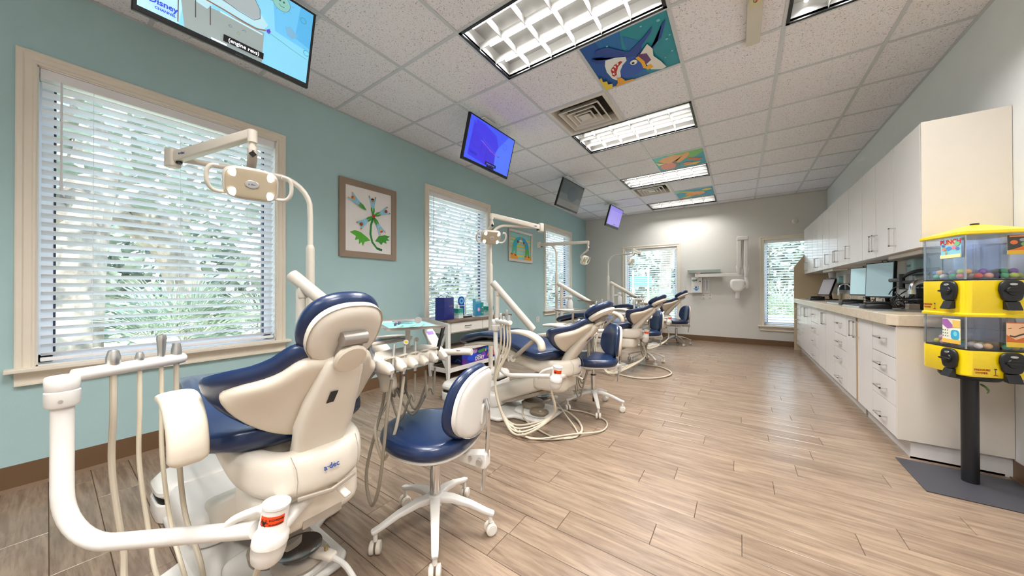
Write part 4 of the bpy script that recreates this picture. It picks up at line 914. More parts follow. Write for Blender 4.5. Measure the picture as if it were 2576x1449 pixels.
# stools ---------------------------------------------------------------------------------------
SL = ['blue operator stool nearest the camera, its white back shell turned toward it', 'blue operator stool beside the second dental chair', 'blue operator stool beside the third dental chair, second from the far wall', 'blue operator stool closest to the far grey wall']
def stool(i, x, y, face, th0, arch=WPL):
    t = thing('operator_stool', SL[i], 'stool', (x, y, 0), 'operator stools'); f = V((cos(R(face)), sin(R(face)), 0)); g2 = V((-f.y, f.x, 0))
    Q = lambda a, b_, z: V((x, y, 0))+f*a+g2*b_+V((0, 0, z))
    for k in range(5):
        a = R(th0+72*k); d = V((cos(a), sin(a), 0)); s_ = V((-d.y, d.x, 0)); C_ = V((x, y, 0))
        MB().sweep([C_+d*.015+V((0, 0, .15)), C_+d*.08+V((0, 0, .148)), C_+d*.16+V((0, 0, .128)), C_+d*.235+V((0, 0, .098)), C_+d*.262+V((0, 0, .09))], [.024, .021, .017, .0145, .013], [.016, .014, .011, .009, .009], side=s_, p=5).build('leg', arch if arch is not CHROME else mat('polished aluminium', 'cfd0d2', .25, 1.0), t)
        MB().cyl(C_+d*.252+V((0, 0, .088)), C_+d*.252+V((0, 0, .052)), .009).build('caster_stem', arch, t)
        rr_ = random.Random(i*10+k).uniform(0, pi); r_ = V((cos(rr_), sin(rr_), 0)); cp = C_+d*.252+V((0, 0, .025))
        ca = MB().cyl(cp-r_*.022, cp-r_*.004, .025, n=22).cyl(cp+r_*.004, cp+r_*.022, .025, n=22).build('caster', CREAM2 if arch is not CHROME else GREYPL, t, bevel=.004)
        MB().cyl(cp-r_*.0225, cp-r_*.0235, .017, n=18).cyl(cp+r_*.0225, cp+r_*.0235, .017, n=18).build('hub_cap', WPL, ca)
    MB().lathe([(0, .115), (.034, .12), (.036, .16), (.03, .17), (0, .172)], (x, y, 0)).build('hub', arch, t)
    MB().cyl((x, y, .15), (x, y, .305), .0235, n=24).build('column', CHROME, t)
    MB().cyl((x, y, .06), (x, y, .11), .008).build('stem_end', BLACK, t)
    MB().lathe([(.014, 0), (.0245, 0), (.0245, .006), (.014, .008)], (x, y, .302)).build('column_collar', BLACK, t)
    MB().cyl((x, y, .30), (x, y, .40), .013, n=16).build('gas_piston', CHROME, t)
    b = MB(); b.sweep([Q(.11, 0, .39), Q(.0, 0, .388), Q(-.12, 0, .388)], [.10, .10, .07], .016, side=g2, p=8); b.build('seat_plate', WPL, t)
    # rounded seat: wide rear, tapering front
    ol = []
    for k in range(52):
        a = 2*pi*k/52; cc, ss = cos(a), sin(a); r_ = .218
        px = r_*math.copysign(abs(cc)**.9, cc)+.02; py = .222*math.copysign(abs(ss)**.85, ss)*(1-.16*cc); ol.append((px, py))
    fr = frame(Q(0, 0, 0), f, g2)
    MB().pillow(ol, .412, .480, .032, fr, rings=6, dome=.006).build('seat_cushion', BLUE, t)
    MB().pillow([(p[0]*.93, p[1]*.93) for p in ol], .402, .417, .006, fr).build('seat_shell', WPL, t)
    # mechanism and back
    b = MB(); b.prism([(-.13, -.02), (-.25, -.035), (-.262, -.03), (-.262, .03), (-.25, .032), (-.13, .012)], .05, Q(0, .025, .365), f, (0, 0, 1))
    b.build('tilt_bracket', WPL, t, bevel=.005)
    MB().cyl(Q(-.235, -.04, .365), Q(-.235, .04, .365), .012).cyl(Q(-.19, -.032, .37), Q(-.19, .032, .37), .008).build('bracket_knob', STEEL, t)
    MB().tube(spl([Q(-.235, 0, .23), Q(-.245, 0, .32), Q(-.258, 0, .42), Q(-.262, 0, .56), Q(-.25, 0, .62)], 6), .0095, 14).build('back_post', CHROME, t)
    MB().cyl(Q(.02, -.06, .368), Q(.03, -.19, .352), .005).sweep([Q(.028, -.17, .354), Q(.035, -.23, .35)], .012, .004).build('height_lever', STEEL, t)
    up = V((0, 0, 1))*cos(R(6))-f*sin(R(6)); fb = frame(Q(-.215, 0, .61), g2, up)      # normal = g2 x up
    sg_ = 1 if (fb.to_3x3() @ V((0, 0, 1))).dot(f) > 0 else -1
    if sg_ < 0: fb = frame(Q(-.215, 0, .61), -g2, up)
    bo = [(p[0]*(1+.10*(-p[1]/.15)), p[1]) for p in ell(.165, .152, 48, 2.5)]
    curve = lambda q: V((q.x, q.y, q.z+1.6*q.x*q.x+.0))
    MB().pillow(bo, 0, .042, .02, fb, fn=curve, rings=6).build('back_cushion', BLUE, t)
    MB().pillow([(p[0]*.93, p[1]*.93) for p in bo], -.028, .006, .026, fb, fn=curve, rings=6).build('back_shell', CREAM2 if i else WPL, t)
    MB().pillow(ell(.02, .045, 24, 4), -.036, -.024, .005, frame(fb @ V((0, -.05, 0)), fb.to_3x3() @ V((1, 0, 0)), fb.to_3x3() @ V((0, 1, 0)))).build('back_socket', WPL, t)
ST = [(-1.13, 1.007, 195, 30, WPL), (-1.10, 2.87, 222, 12, WPL), (-1.15, 5.10, 222, 25, CREAM2), (-1.03, 7.15, 215, 20, CHROME)]
for i, s_ in enumerate(ST): stool(i, *s_)
# ================================================================== TELEVISIONS
TV = [((-2.185, .578, 2.567), -1.1, 16.0, 'screen showing a crayon drawing and a caption, hung above the big window'), ((-2.105, 2.627, 2.544), -.6, 15.5, 'screen glowing deep blue, hung between the first two ceiling lights'),
      ((-2.16, 4.70, 2.54), -3, 20, 'dark grey screen, third of the screens hung from the ceiling'), ((-2.10, 6.70, 2.56), -4.5, 16.7, 'pale violet screen closest to the far wall')]
def cloudpt(cx, cy, r, a): return line([(cx+r*(1+.16*abs(sin(4*t)))*cos(t), cy+r*a*(1+.16*abs(sin(4*t)))*sin(t)) for t in [2*pi*k/32 for k in range(33)]], .0022, 1.7)
for i, (p, yw, tl, lb) in enumerate(TV):
    n = V((cos(R(yw))*cos(R(tl)), sin(R(yw))*cos(R(tl)), -sin(R(tl)))); r = V((-sin(R(yw)), cos(R(yw)), 0)); u = n.cross(r)
    c = V(p); t = thing('television', lb, 'television', c, 'ceiling hung televisions'); fr = frame(c, r, u)
    w_, h_ = (.73, .43) if i < 2 else ((.70, .42) if i == 2 else (.66, .42)); w2, h2 = w_/2, h_/2
    b = MB(); b.loft([[fr @ V(q) for q in [(-w2, -h2, z), (w2, -h2, z), (w2, h2, z), (-w2, h2, z)]] for z in (-.03, 0)]); b.build('bezel', BLACK, t, smooth=0, bevel=.004)
    b = MB(); b.pillow(ell(w2-.05, h2-.05, 32, 5), -.06, -.028, .015, fr); b.build('rear_case', BLACK, t)
    sw, sh_ = w2-.016, h2-.014; bot = .012 if i < 3 else .035
    O = fr @ V((-sw, -sh_+bot, .0006)); ux = r*2*sw; uy = u*(2*sh_-bot)
    if i == 0:
        S = [('7cc4e2', rect(0, 0, 1, 1)), ('62b2de', [(.74, .5), (1, .45), (1, 1), (.7, 1)]), ('4fa4d6', [(.88, .55), (1, .5), (1, 1), (.9, 1)]), ('a8d4e2', [(0, 0), (.19, 0), (.22, .4), (.16, 1), (0, 1)]),
             ('8a9696', [(.22, .0), (.672, .0), (.67, .40), (.5, .40), (.33, .36), (.27, .5), (.2, .9), (.18, .5)]), ('a9cfdc', [(.24, .36), (.33, .33), (.36, .42), (.66, .42), (.69, .52), (.4, 1), (.2, 1)]),
             ('98a4a8', [(.38, .52), (.6, .5), (.635, .55), (.63, .66), (.59, .76), (.5, .9), (.36, .98), (.28, .7)]), ('4d5a60', line([(.36, .55), (.5, .50), (.6, .49), (.636, .55), (.63, .66), (.59, .76)], .0022, 1.7)), ('7d5e48', line([(.16, .62), (.24, .48), (.30, .43), (.42, .42), (.55, .40), (.62, .40), (.68, .44)], .005, 1.7)),
             ('b9dcea', line([(.40, .375), (.66, .365)], .005, 1.7)), ('4a3c38', line([(.267, .38), (.273, .165)], .0025)), ('4a3c38', line([(.345, .38), (.352, .16)], .0025)), ('4a3c38', line([(.183, .30), (.187, .02)], .0025)),
             ('7fb4ac', circ(.763, .90, .06, .10)), ('5f7a76', line([(.763+.062*cos(2*pi*k/24+pi), .90+.104*sin(2*pi*k/24+pi)) for k in range(25)], .0018, 1.7)), ('2c4a48', circ(.75, .92, .008, .013, 10)), ('2c4a48', circ(.778, .92, .007, .013, 10)),
             ('2c4a48', line([(.745, .87), (.763, .85), (.785, .86)], .0018, 1.7)), ('3f8a8a', cloudpt(.925, .835, .02, 1.7)), ('3f8a8a', cloudpt(.975, .42, .02, 1.7)), ('5a38b8', [(.68, .45), (.70, .48), (.71, .45), (.70, .41), (.685, .42)]), ('e8f6fa', rect(.36, .0, .45, .02)),
             ('4c8f7c', line([(.69, .43), (.78, .40), (.85, .37), (.98, .33)], .0018, 1.7)), ('6fa4c4', [(.8, .62), (.84, .66), (.9, .58), (.86, .5), (.82, .52)]), ('5d6b70', line([(.45, .26), (.46, .28), (.47, .26), (.46, .245), (.45, .26)], .002, 1.7)), ('7d8f5a', line([(.50, .22), (.51, .245), (.52, .22), (.51, .20), (.50, .22)], .002, 1.7)), ('5d6b70', line([(.53, .28), (.545, .3), (.555, .28)], .002, 1.7))]
        for k in range(9):
            a = pi*.9+k*pi*.23; S.append(('6f8a86', line([(.763+.065*cos(a), .90+.11*sin(a)), (.763+.085*cos(a), .90+.14*sin(a))], .0015, 1.7)))
        art(t, O, ux, uy, S, emit=.62, name='screen')
        zf = n*.012
        BL2 = mat('glow royal blue', '2438b4', .5, emit=.8); text(t, 'Disney', O+ux*.115+uy*.125+n*.0145, r, u, .034, BL2, bold=.001); text(t, 'CHANNEL', O+ux*.125+uy*.055+n*.0145, r, u, .015, BL2, bold=.0006)
        art(t, O+n*.0142, ux, uy, [('08080a', rect(.425, .04, .675, .125))], emit=.4, name='caption_box'); text(t, '(engine revs)', O+ux*.55+uy*.083+n*.0152, r, u, .026, mat('glow white', 'f2f2fa', .5, emit=1.1), bold=.0003)
    elif i == 1:
        S = [('3a4fe0', rect(0, 0, 1, 1)), ('4a6cf2', [(.6, 0), (1, 0), (1, 1), (.86, 1), (.62, .5)]), ('3a2fc8', [(.06, .1), (.64, .0), (.62, .42), (.3, .6), (.08, .92)]), ('3a34cf', [(.14, .62), (.3, .62), (.62, .44), (.66, .6), (.58, .84), (.3, .96), (.12, .96)]),
             ('2a2aa4', line([(.2+.12*cos(2*pi*k/24), .5+.17*sin(2*pi*k/24)) for k in range(25)], .002, 1.7)), ('4e62ec', line([(.26, .56), (.62, .38)], .006, 1.7)), ('8a3a9a', line([(.3, .56), (.5, .42), (.7, .37)], .005, 1.7)), ('3c1f9a', line([(.3, .5), (.3, .2)], .002)), ('3c1f9a', line([(.42, .44), (.42, .14)], .002)),
             ('2e40c4', cloudpt(.8, .7, .04, 1.7)), ('2a1f8a', [(.68, .38), (.71, .4), (.7, .35)]), ('2434b0', [(.1, .16), (.24, .14), (.24, .18), (.12, .2)])]
        art(t, O, ux, uy, S, emit=.62, name='screen'); art(t, O+n*.006, ux, uy, [('0a0a30', rect(.43, .05, .68, .13)), ('0a0a30', rect(.47, -.0, .64, .045))], emit=.3, name='caption_box')
        text(t, '(engine revs)', O+ux*.555+uy*.09+n*.0072, r, u, .026, mat('glow violet', '6f78e8', .5, emit=.8)); text(t, 'Disney', O+ux*.15+uy*.2+n*.0062, r, u, .04, mat('glow dark blue', '1c2a9a', .5, emit=.6))
    elif i == 2: art(t, O, ux, uy, [('4c585c', rect(0, 0, 1, 1)), ('5a6468', rect(0, 0, 1, .5)), ('6f7072', rect(0, 0, 1, .25)), ('45525a', circ(.55, .6, .25, .3, 30)), ('7a736c', rect(.52, .06, .78, .15)), ('6a6662', rect(.54, .075, .76, .135))], emit=.16, name='screen', rough=.2)
    else: art(t, O, ux, uy, [('8f86e0', rect(0, 0, 1, 1)), ('9a90e6', rect(.1, 0, 1, .8)), ('6a62b0', rect(.52, .05, .72, .1))], emit=.5, name='screen', rough=.2)
    b = MB()
    for x0, x1 in ((-.28, -.17), (-.12, -.06), (.14, .18), (.20, .30)): b.add([fr @ V(q) for q in [(x0, -h2-.0005, -.022), (x1, -h2-.0005, -.022), (x1, -h2-.0005, -.012), (x0, -h2-.0005, -.012)]], [(0, 1, 2, 3)])
    b.build('vent_slot', GREYPL, t, smooth=0)
    text(t, 'SHARP' if i == 0 else 'LG', fr @ V((.02, -h2+.009, .0008)), r, u, .011, mat('bezel print', '6a6a72', .5))
    bk = fr @ V((0, .03, -.06)); cz = ZC
    b = MB(); b.cyl(fr @ V((0, .03, -.055)), bk-n*.05, .03).cyl(bk-n*.05, V((bk.x-n.x*.05, bk.y, cz-.01)), .02); b.build('ceiling_pole', BLACK if i < 3 else WHITE, t)
    b = MB(); b.box(bk.x-.09-n.x*.05, bk.x+.09-n.x*.05, bk.y-.09, bk.y+.09, cz-.014, cz+.0); b.build('mount_plate', WHITE, t, smooth=0, bevel=.003)
    b = MB(); b.tube(spl([fr @ V((-.1, -.05, -.06)), fr @ V((-.14, -.12, -.08)), fr @ V((-.06, -.02, -.1)), bk-n*.04+V((0, 0, .05))], 6), .004, 6); b.build('cable', BLACK, t)

# ================================================================== PICTURES ON THE TEAL WALL
FRM = mat('bronze metal frame', 'a3907f', .36, .6); FRM2 = mat('silver metal frame', 'c8bfb8', .28, .85)
def picture(y0, y1, z0, z1, fm, fwid, shapes, lb, cat='picture'):
    t = thing('wall_picture', lb, cat, (XL, (y0+y1)/2, (z0+z1)/2)); D = .022
    b = MB(); b.box(XL+.001, XL+.008, y0+.01, y1-.01, z0+.01, z1-.01); b.build('backing', WHITE, t, smooth=0)
    b = MB()
    for (a, c_) in (((y0, z0), (y1, z0)), ((y1, z0), (y1, z1)), ((y1, z1), (y0, z1)), ((y0, z1), (y0, z0))):
        A = V((0, a[0], a[1])); C_ = V((0, c_[0], c_[1])); d = (C_-A).normalized(); nn = V((0, -d.z, d.y))
        ring = lambda P_, m_: [V((XL+.001, 0, 0))+P_, V((XL+D, 0, 0))+P_, V((XL+D-.003, 0, 0))+P_+nn*fwid+d*m_*fwid, V((XL+.004, 0, 0))+P_+nn*fwid+d*m_*fwid]
        b.loft([ring(A, 1), ring(C_, -1)])
    b.build('frame', fm, t, smooth=0)
    art(t, (XL+.009, y0+fwid*.9, z0+fwid*.9), (0, y1-y0-1.8*fwid, 0), (0, 0, z1-z0-1.8*fwid), shapes)
    return t
def fig(px, py, ang, s, skin, hair, legc='3f9a3a', arm='8ccbe4', flip=1):
    """a little figure radiating from the flower centre, arms raised"""
    def T(x, y): c, s_ = cos(ang), sin(ang); return (px+(x*c-y*s_)*s, py+(x*s_+y*c)*s*.78)
    m = lambda L_: [T(*q) for q in L_]
    return [(legc, m([(-.02, 0), (.02, 0), (.1, .26), (.08, .45), (.03, .45), (0, .2), (-.03, .45), (-.08, .45), (-.1, .26)])), ('d99a4a', m([(-.015, .03), (.015, .03), (.0, .0)])),
            (arm, m([(-.085, .4), (.085, .4), (.12, .62), (.19, .86), (.12, .9), (.06, .68), (-.06, .68), (-.12, .9), (-.19, .86), (-.12, .62)])), ('a9d8ea', m([(-.09, .5), (.09, .5), (.1, .55), (-.1, .55)])),
            (skin, [T(.0+.075*cos(t), .74+.075*sin(t)) for t in [2*pi*k/14 for k in range(14)]]), (hair, [T(.08*cos(t), .755+.085*sin(t)) for t in [pi*k/10 for k in range(11)]]),
            (skin, [T(.16+.03*cos(t), .9+.04*sin(t)) for t in [2*pi*k/10 for k in range(10)]]), (skin, [T(-.16+.03*cos(t), .9+.04*sin(t)) for t in [2*pi*k/10 for k in range(10)]])]
S = [('f1eeec', rect(0, 0, 1, 1))]
S += [('2f8a38', line([(.575, .56), (.53, .44), (.52, .30), (.56, .18), (.66, .09), (.76, .07)], .022, .78)), ('1c6a34', line([(.66, .09), (.72, .075), (.78, .07)], .024, .78)),
      ('58b336', [(.10, .29), (.20, .33), (.32, .31), (.44, .25), (.52, .20), (.40, .17), (.36, .10), (.33, .16), (.28, .12), (.28, .20), (.20, .18), (.22, .24)]), ('3f9a33', [(.62, .20), (.70, .29), (.84, .32), (.96, .31), (.90, .27), (.95, .24), (.87, .23), (.88, .18), (.80, .20), (.76, .15), (.70, .19)])]
for a, sk, hr in ((2, 'c98a3a', '3a1f22'), (-62, '8a5a2a', 'b02a2a'), (-148, 'e9b88a', 'c8452a'), (128, 'b4682a', '7a4a1f'), (55, 'd99a3a', 'b8552a')):
    S += fig(.575+(-.16 if a == 55 else 0), .59+(.07 if a == 55 else 0), R(a), .43, sk, hr)
S += [('c22a22', wavy(.575, .585, .03, 5, .012))]
picture(1.640, 2.286, 1.418, 2.208, FRM, .062, S, 'bronze framed picture of a flower made of small people')
S = [('8fd0cf', rect(0, 0, 1, 1))]
for k, c_ in enumerate(('e9d84a', 'a9d6c4', 'd6c2a0', 'e2cf30', 'c4dcb0', 'e9c85a', '9ed2d2')): S.append((c_, [(0, .12+.12*k), (.4, .10+.12*k), (1, .13+.12*k), (1, .19+.12*k), (.5, .17+.12*k), (0, .18+.12*k)]))
arch_o = [(.5+.38*cos(t), .44+.42*sin(t)) for t in [pi*k/20 for k in range(21)]]; arch_i = [(.5+.2*cos(t), .44+.24*sin(t)) for t in [pi*k/20 for k in range(21)]]
S += [('e8a020', circ(.12, -.02, .26, .26, 24)), ('e8a020', circ(.86, -.04, .22, .22, 24)), ('1f9ccc', arch_o[:11]+arch_i[:11][::-1]), ('22b3c4', arch_o[10:]+arch_i[10:][::-1]),
      ('58b89a', [(.12, .44), (.3, .44), (.3, .2), (.22, .2), (.21, .34), (.14, .2), (.06, .2)]), ('4aa636', [(.7, .44), (.88, .44), (.9, .16), (.84, .16), (.82, .3), (.76, .16), (.7, .16)]), ('8a2030', rect(.04, .16, .12, .2)), ('8a2030', rect(.2, .13, .28, .18)), ('8a2030', rect(.68, .12, .75, .16)), ('8a2030', rect(.84, .12, .91, .16)),
      ('b05a20', circ(.36, .66, .045, .05)), ('5a3a30', circ(.34, .67, .03, .05)), ('e9a02a', circ(.65, .62, .045, .05)), ('4a3424', circ(.63, .65, .035, .045)), ('d98a2a', rect(.48, .76, .53, .84)), ('d98a2a', rect(.48, .6, .53, .66)), ('e9f2ee', [(.4, .68), (.58, .66), (.55, .74), (.44, .75)])]
picture(4.50, 5.27, 1.578, 2.135, FRM2, .045, [(c_, [(min(1, max(0, p[0])), min(1, max(0, p[1]))) for p in pl]) for c_, pl in S], 'silver framed picture of two figures forming an arch')
def outlet(o, ux, lb, kind='outlet', w_=.07, h_=.115):
    o = V(o); ux = V(ux); n = ux.cross(V((0, 0, 1))); t = thing('wall_outlet', lb, 'outlet', o); f = frame(o, ux, (0, 0, 1))
    MB().pillow([(a, b_) for a, b_ in ell(w_/2, h_/2, 32, 8)], .0, .006, .003, f).build('cover_plate', WPL, t)
    for z in (-.028, .028):
        MB().prism(circ(0, 0, .016, .014, 16), .0015, f @ V((0, z, .006)), f.to_3x3() @ V((1, 0, 0)), f.to_3x3() @ V((0, 1, 0))).build('socket', mat('socket grey', 'b5b0a8' if kind == 'outlet' else 'e0ddd8', .5), t)
    return t
outlet((XL, 5.49, .50), (0, 1, 0), 'white double outlet low on the teal wall beside the last window', w_=.12)
outlet((-.62, YB, .93), (1, 0, 0), 'white outlet directly under the x-ray control box')
outlet((-.50, YB, .93), (1, 0, 0), 'blank white wall plate under the x-ray boxes, right of the outlet', 'blank')

# ================================================================== CONSOLE TABLE + THINGS ON IT
WT = wood('weathered brown wood', '5d4a3c', '8a7462', .4, 'Y'); CW = mat('console white paint', 'e6e3de', .45)
x0, x1, y0, y1 = -3.20, -2.845, 2.735, 4.02
t = thing('console_table', 'white console table with brown top and X shaped ends', 'console table', ((x0+x1)/2, (y0+y1)/2, 0))
MB().box(x0-.01, x1+.015, y0-.02, y1+.02, .69, .715).build('table_top', WT, t, smooth=0, bevel=.003)
for x in (x0+.02, x1-.025):
    for y in (y0+.025, y1-.025):
        MB().loft([[(x-.022*q, y-.022*q, z), (x+.022*q, y-.022*q, z), (x+.022*q, y+.022*q, z), (x-.022*q, y+.022*q, z)] for z, q in ((0, .7), (.12, 1), (.69, 1))]).build('leg', CW, t, smooth=0, bevel=.002)
MB().box(x0+.02, x1-.02, y0+.01, y1-.01, .55, .69).build('apron', CW, t, smooth=0)
for k in range(2):
    ya, yb_ = y0+.06+k*(y1-y0-.12)/2+.004, y0+.06+(k+1)*(y1-y0-.12)/2-.004
    d = MB().box(x1-.018, x1-.006, ya, yb_, .565, .68).build('drawer', CW, t, smooth=0, bevel=.002); ym = (ya+yb_)/2
    MB().tube([(x1-.006, ym-.05, .628), (x1+.016, ym-.05, .628), (x1+.016, ym+.05, .628), (x1-.006, ym+.05, .628)], .004, 8).build('handle', mat('dark pewter', '4a4540', .3, .8), d)
for z in (.36, .125):
    MB().box(x0+.03, x1-.035, y0+.03, y1-.03, z-.012, z).build('shelf_board', WT, t, smooth=0)
    MB().box(x1-.035, x1-.015, y0+.04, y1-.04, z-.045, z+.003).box(x0+.01, x0+.03, y0+.04, y1-.04, z-.045, z+.003).build('shelf_rail', CW, t, smooth=0)
    for y in (y0+.025, y1-.025): MB().box(x0+.04, x1-.045, y-.012, y+.012, z-.045, z+.003).build('end_rail', CW, t, smooth=0)
for y in (y0+.025, y1-.025):
    for s_ in (0, 1):
        a = V((x0+.04, y, .13 if s_ else .56)); c_ = V((x1-.045, y, .56 if s_ else .13)); MB().sweep([a, c_], .010+.002*s_, .017, side=(0, 1, 0), p=8, rnd=False).build('cross_brace', CW, t, smooth=30)
# shopping bag
t = thing('shopping_bag', 'glossy dark blue bag standing on the console table', 'bag', (-3.0, 2.83, .715)); BG = mat('royal blue coated fabric', '14207c', .3, coat=.3, noise=.25, nscale=14, bump=.6, bscale=18)
b = MB(); rg = []
for z, q in ((0, .98), (.004, 1), (.09, 1.0), (.18, .985), (.26, .98), (.275, .99)):
    fr = Matrix.Translation(V((-3.0, 2.83, .715+z))) @ Matrix.Rotation(R(14), 4, 'Z'); L_ = []
    for (x, y) in [(-.065, -.11), (0, -.116+.012*(z > .1)), (.065, -.11), (.072-.006*(z > .2), 0), (.065, .11), (0, .116-.01*(z > .1)), (-.065, .11), (-.07, 0)]: L_.append(fr @ V((x*q, y*q, .004*sin(x*90+y*60))))
    rg.append(L_)
b.loft(rg[:-1]+[rg[-1]], cap=True); b.build('body', BG, t, smooth=30)
fr = Matrix.Translation(V((-3.0, 2.83, .99))) @ Matrix.Rotation(R(14), 4, 'Z')
for s_ in (-1, 1): MB().tube(spl([fr @ V((s_*.06, -.06, -.01)), fr @ V((s_*.055, -.045, .012)), fr @ V((s_*.05, 0, .018)), fr @ V((s_*.055, .045, .010)), fr @ V((s_*.06, .06, -.01))], 5), .004, 6).build('handle', BG, t)
text(t, 'Crest Oral-B', Matrix.Translation(V((-3.0, 2.83, .88))) @ Matrix.Rotation(R(14), 4, 'Z') @ V((.0735, .045, 0)), Matrix.Rotation(R(14), 3, 'Z') @ V((0, 1, 0)), (0, 0, 1), .022, mat('gold ink', 'c9a24a', .4))
def tissue(x, y, rot, lb, z=.715):
    t = thing('tissue_box', lb, 'tissue box', (x, y, z), 'green and white tissue boxes'); fr = Matrix.Translation(V((x, y, z))) @ Matrix.Rotation(R(rot), 4, 'Z')
    MB().box(-.055, .055, -.055, .055, 0, .125, fr).build('carton', mat('tissue carton', '9fd2c6', .6), t, smooth=0, bevel=.002)
    for k in range(4):
        q = fr @ Matrix.Rotation(pi/2*k, 4, 'Z'); art(t, q @ V((.0555, -.055, .0)), q.to_3x3() @ V((0, .11, 0)), V((0, 0, .125)), [('2b9c8c', [(0, .6), (.2, .5), (.45, .62), (.7, .52), (1, .6), (1, 1), (0, 1)]), ('e6f0ec', [(0, 0), (1, 0), (1, .3), (.8, .42), (.5, .25), (.2, .4), (0, .3)])])
    b = MB(); rg = []
    for zz, r_ in ((.124, .03), (.14, .022), (.155, .03), (.175, .012)): rg.append([fr @ V((r_*(1+.35*sin(3*a))*cos(a), r_*(.5+.3*cos(2*a))*sin(a), zz+.004*sin(5*a))) for a in [2*pi*k/20 for k in range(20)]])
    b.loft(rg); b.build('tissue', mat('tissue paper', 'f6f6f4', .8), t)
tissue(-3.02, 3.07, 12, 'green and white tissue box right beside the blue bag')
tissue(-3.03, 3.72, 0, 'green and white tissue box at the far end of the console table')
t = thing('toothbrush_display', 'round headed blue card display on a black stand, middle of the console table', 'display', (-3.05, 3.22, .715))
MB().box(-3.09, -2.97, 3.15, 3.30, .715, .732).build('base', BLACK, t, smooth=0, bevel=.003)
crd = [(-.055, 0), (.055, 0), (.055, .17)]+[(.055*cos(a)*1.15, .20+.062*sin(a)) for a in [pi*k/14 for k in range(15)]]+[(-.055, .17)]
MB().prism(crd, .006, (-3.085, 3.21, .732), (0, 1, 0), (0, 0, 1)).build('backing_card', mat('card blue', '1c3f9c', .35), t, smooth=0)
art(t, (-3.0785, 3.155, .732), (0, .11, 0), (0, 0, .26), [('2a6fd0', circ(.5, .77, .48, .2, 24)), ('7fd0f2', circ(.5, .77, .36, .15, 24)), ('2a5fc4', circ(.5, .77, .2, .08, 24)), ('e8f4fa', rect(.05, .5, .95, .54))])
MB().lathe([(0, 0), (.03, 0), (.028, .012), (.012, .02), (.011, .13), (.006, .15), (.005, .215), (.008, .225), (.007, .245), (0, .248)], (-3.02, 3.225, .732), n=18).build('electric_toothbrush', WPL, t)
t = thing('flosser_model', 'small white dental tool on a short stand near the toothbrush display', 'dental tool', (-2.99, 3.34, .715)); MB().lathe([(0, 0), (.03, 0), (.03, .008), (.004, .01), (.004, .07), (.007, .072), (.007, .085), (0, .086)], (-2.99, 3.34, .715), n=14).build('body', WPL, t)
t = thing('leaflet_holder', 'aqua toothpaste carton standing upright on the console table', 'carton', (-3.06, 3.50, .715))
MB().box(-3.085, -3.035, 3.44, 3.56, .715, .955).build('carton', mat('aqua card', '4fa9c9', .4), t, smooth=0, bevel=.001)
art(t, (-3.0345, 3.445, .718), (0, .11, 0), (0, 0, .234), [('bfe4ef', rect(0, .86, 1, 1)), ('2f7fb4', rect(0, 0, 1, .3)), ('2a8fc0', [(0, .3), (1, .4), (1, .75), (0, .7)]), ('e889b0', circ(.6, .36, .24, .12)), ('f2d0dc', circ(.6, .36, .14, .07)), ('c8503c', rect(.55, .92, .9, .96))])
t = thing('toothpaste_box', 'narrow green carton behind the aqua carton', 'carton', (-3.06, 3.60, .715)); MB().box(-3.08, -3.04, 3.575, 3.625, .715, .90).build('carton', mat('green card', '1f9c86', .4), t, smooth=0)
art(t, (-3.0395, 3.577, .718), (0, .046, 0), (0, 0, .178), [('e8f2ee', rect(.2, .6, .8, .66)), ('b03a6a', circ(.5, .4, .3, .08)), ('e8f2ee', rect(.2, .16, .8, .2))])
t = thing('brochure', 'flat pale leaflet lying near the front edge of the console table', 'leaflet', (-2.93, 3.47, .715)); MB().box(-2.98, -2.87, 3.38, 3.60, .7155, .719).build('sheet', mat('leaflet', 'dfe3e6', .4), t, smooth=0)
art(t, (-2.98, 3.38, .7192), (.11, 0, 0), (0, .22, 0), [('8fb4c0', rect(.1, .1, .5, .9)), ('c9b48a', rect(.55, .2, .9, .8))])
# printed carton on the lower shelf
t = thing('toy_box', 'sea coloured printed carton on the lower shelf of the console table', 'box', (-3.02, 3.36, .126))
MB().box(-3.14, -2.89, 3.02, 3.70, .1265, .345).build('carton', mat('deep sea card', '1b2a86', .4), t, smooth=0, bevel=.002)
art(t, (-2.8895, 3.02, .1265), (0, .68, 0), (0, 0, .218), [('2430a0', rect(0, 0, 1, 1)), ('3a1f6a', [(0, .5), (.2, 1), (0, 1)]), ('c23a2a', [(.3, .86), (.5, .98), (.6, .84), (.44, .78)]), ('b08ad0', circ(.36, .66, .07, .16)), ('d8c0ea', circ(.34, .7, .03, .08)), ('3f8a4a', [(.44, .62), (.66, .74), (.64, .52), (.48, .46)]),
    ('1f4fd0', circ(.3, .3, .16, .2)), ('7a3fb0', circ(.62, .3, .07, .2)), ('1d6fc4', rect(.68, .55, .9, .95)), ('e2842a', [(.9, .5), (1, .4), (1, 1), (.92, 1), (.88, .76)]), ('d9502a', [(.7, .12), (.78, .5), (.86, .62), (.94, .4), (1, .1), (.9, .2), (.84, .1), (.78, .2)]), ('5a1f7a', rect(0, 0, .12, .3)), ('8a2f9a', rect(.3, .0, .7, .06)), ('d0a04a', rect(.66, .5, .7, .66))])
text(t, 'DORY', (-2.8850, 3.36, .162), (0, 1, 0), (0, 0, 1), .066, INKW, bold=.002); text(t, 'FINDING', (-2.8850, 3.345, .20), (0, 1, 0), (0, 0, 1), .022, INKW, bold=.0006)
art(t, (-3.14, 3.0195, .1265), (.25, 0, 0), (0, 0, .218), [('1a1c4a', rect(0, 0, 1, 1)), ('4a2a7a', circ(.4, .7, .25, .2)), ('2a6ac0', line([(.5, .1), (.7, .3), (.9, .2)], .03))])
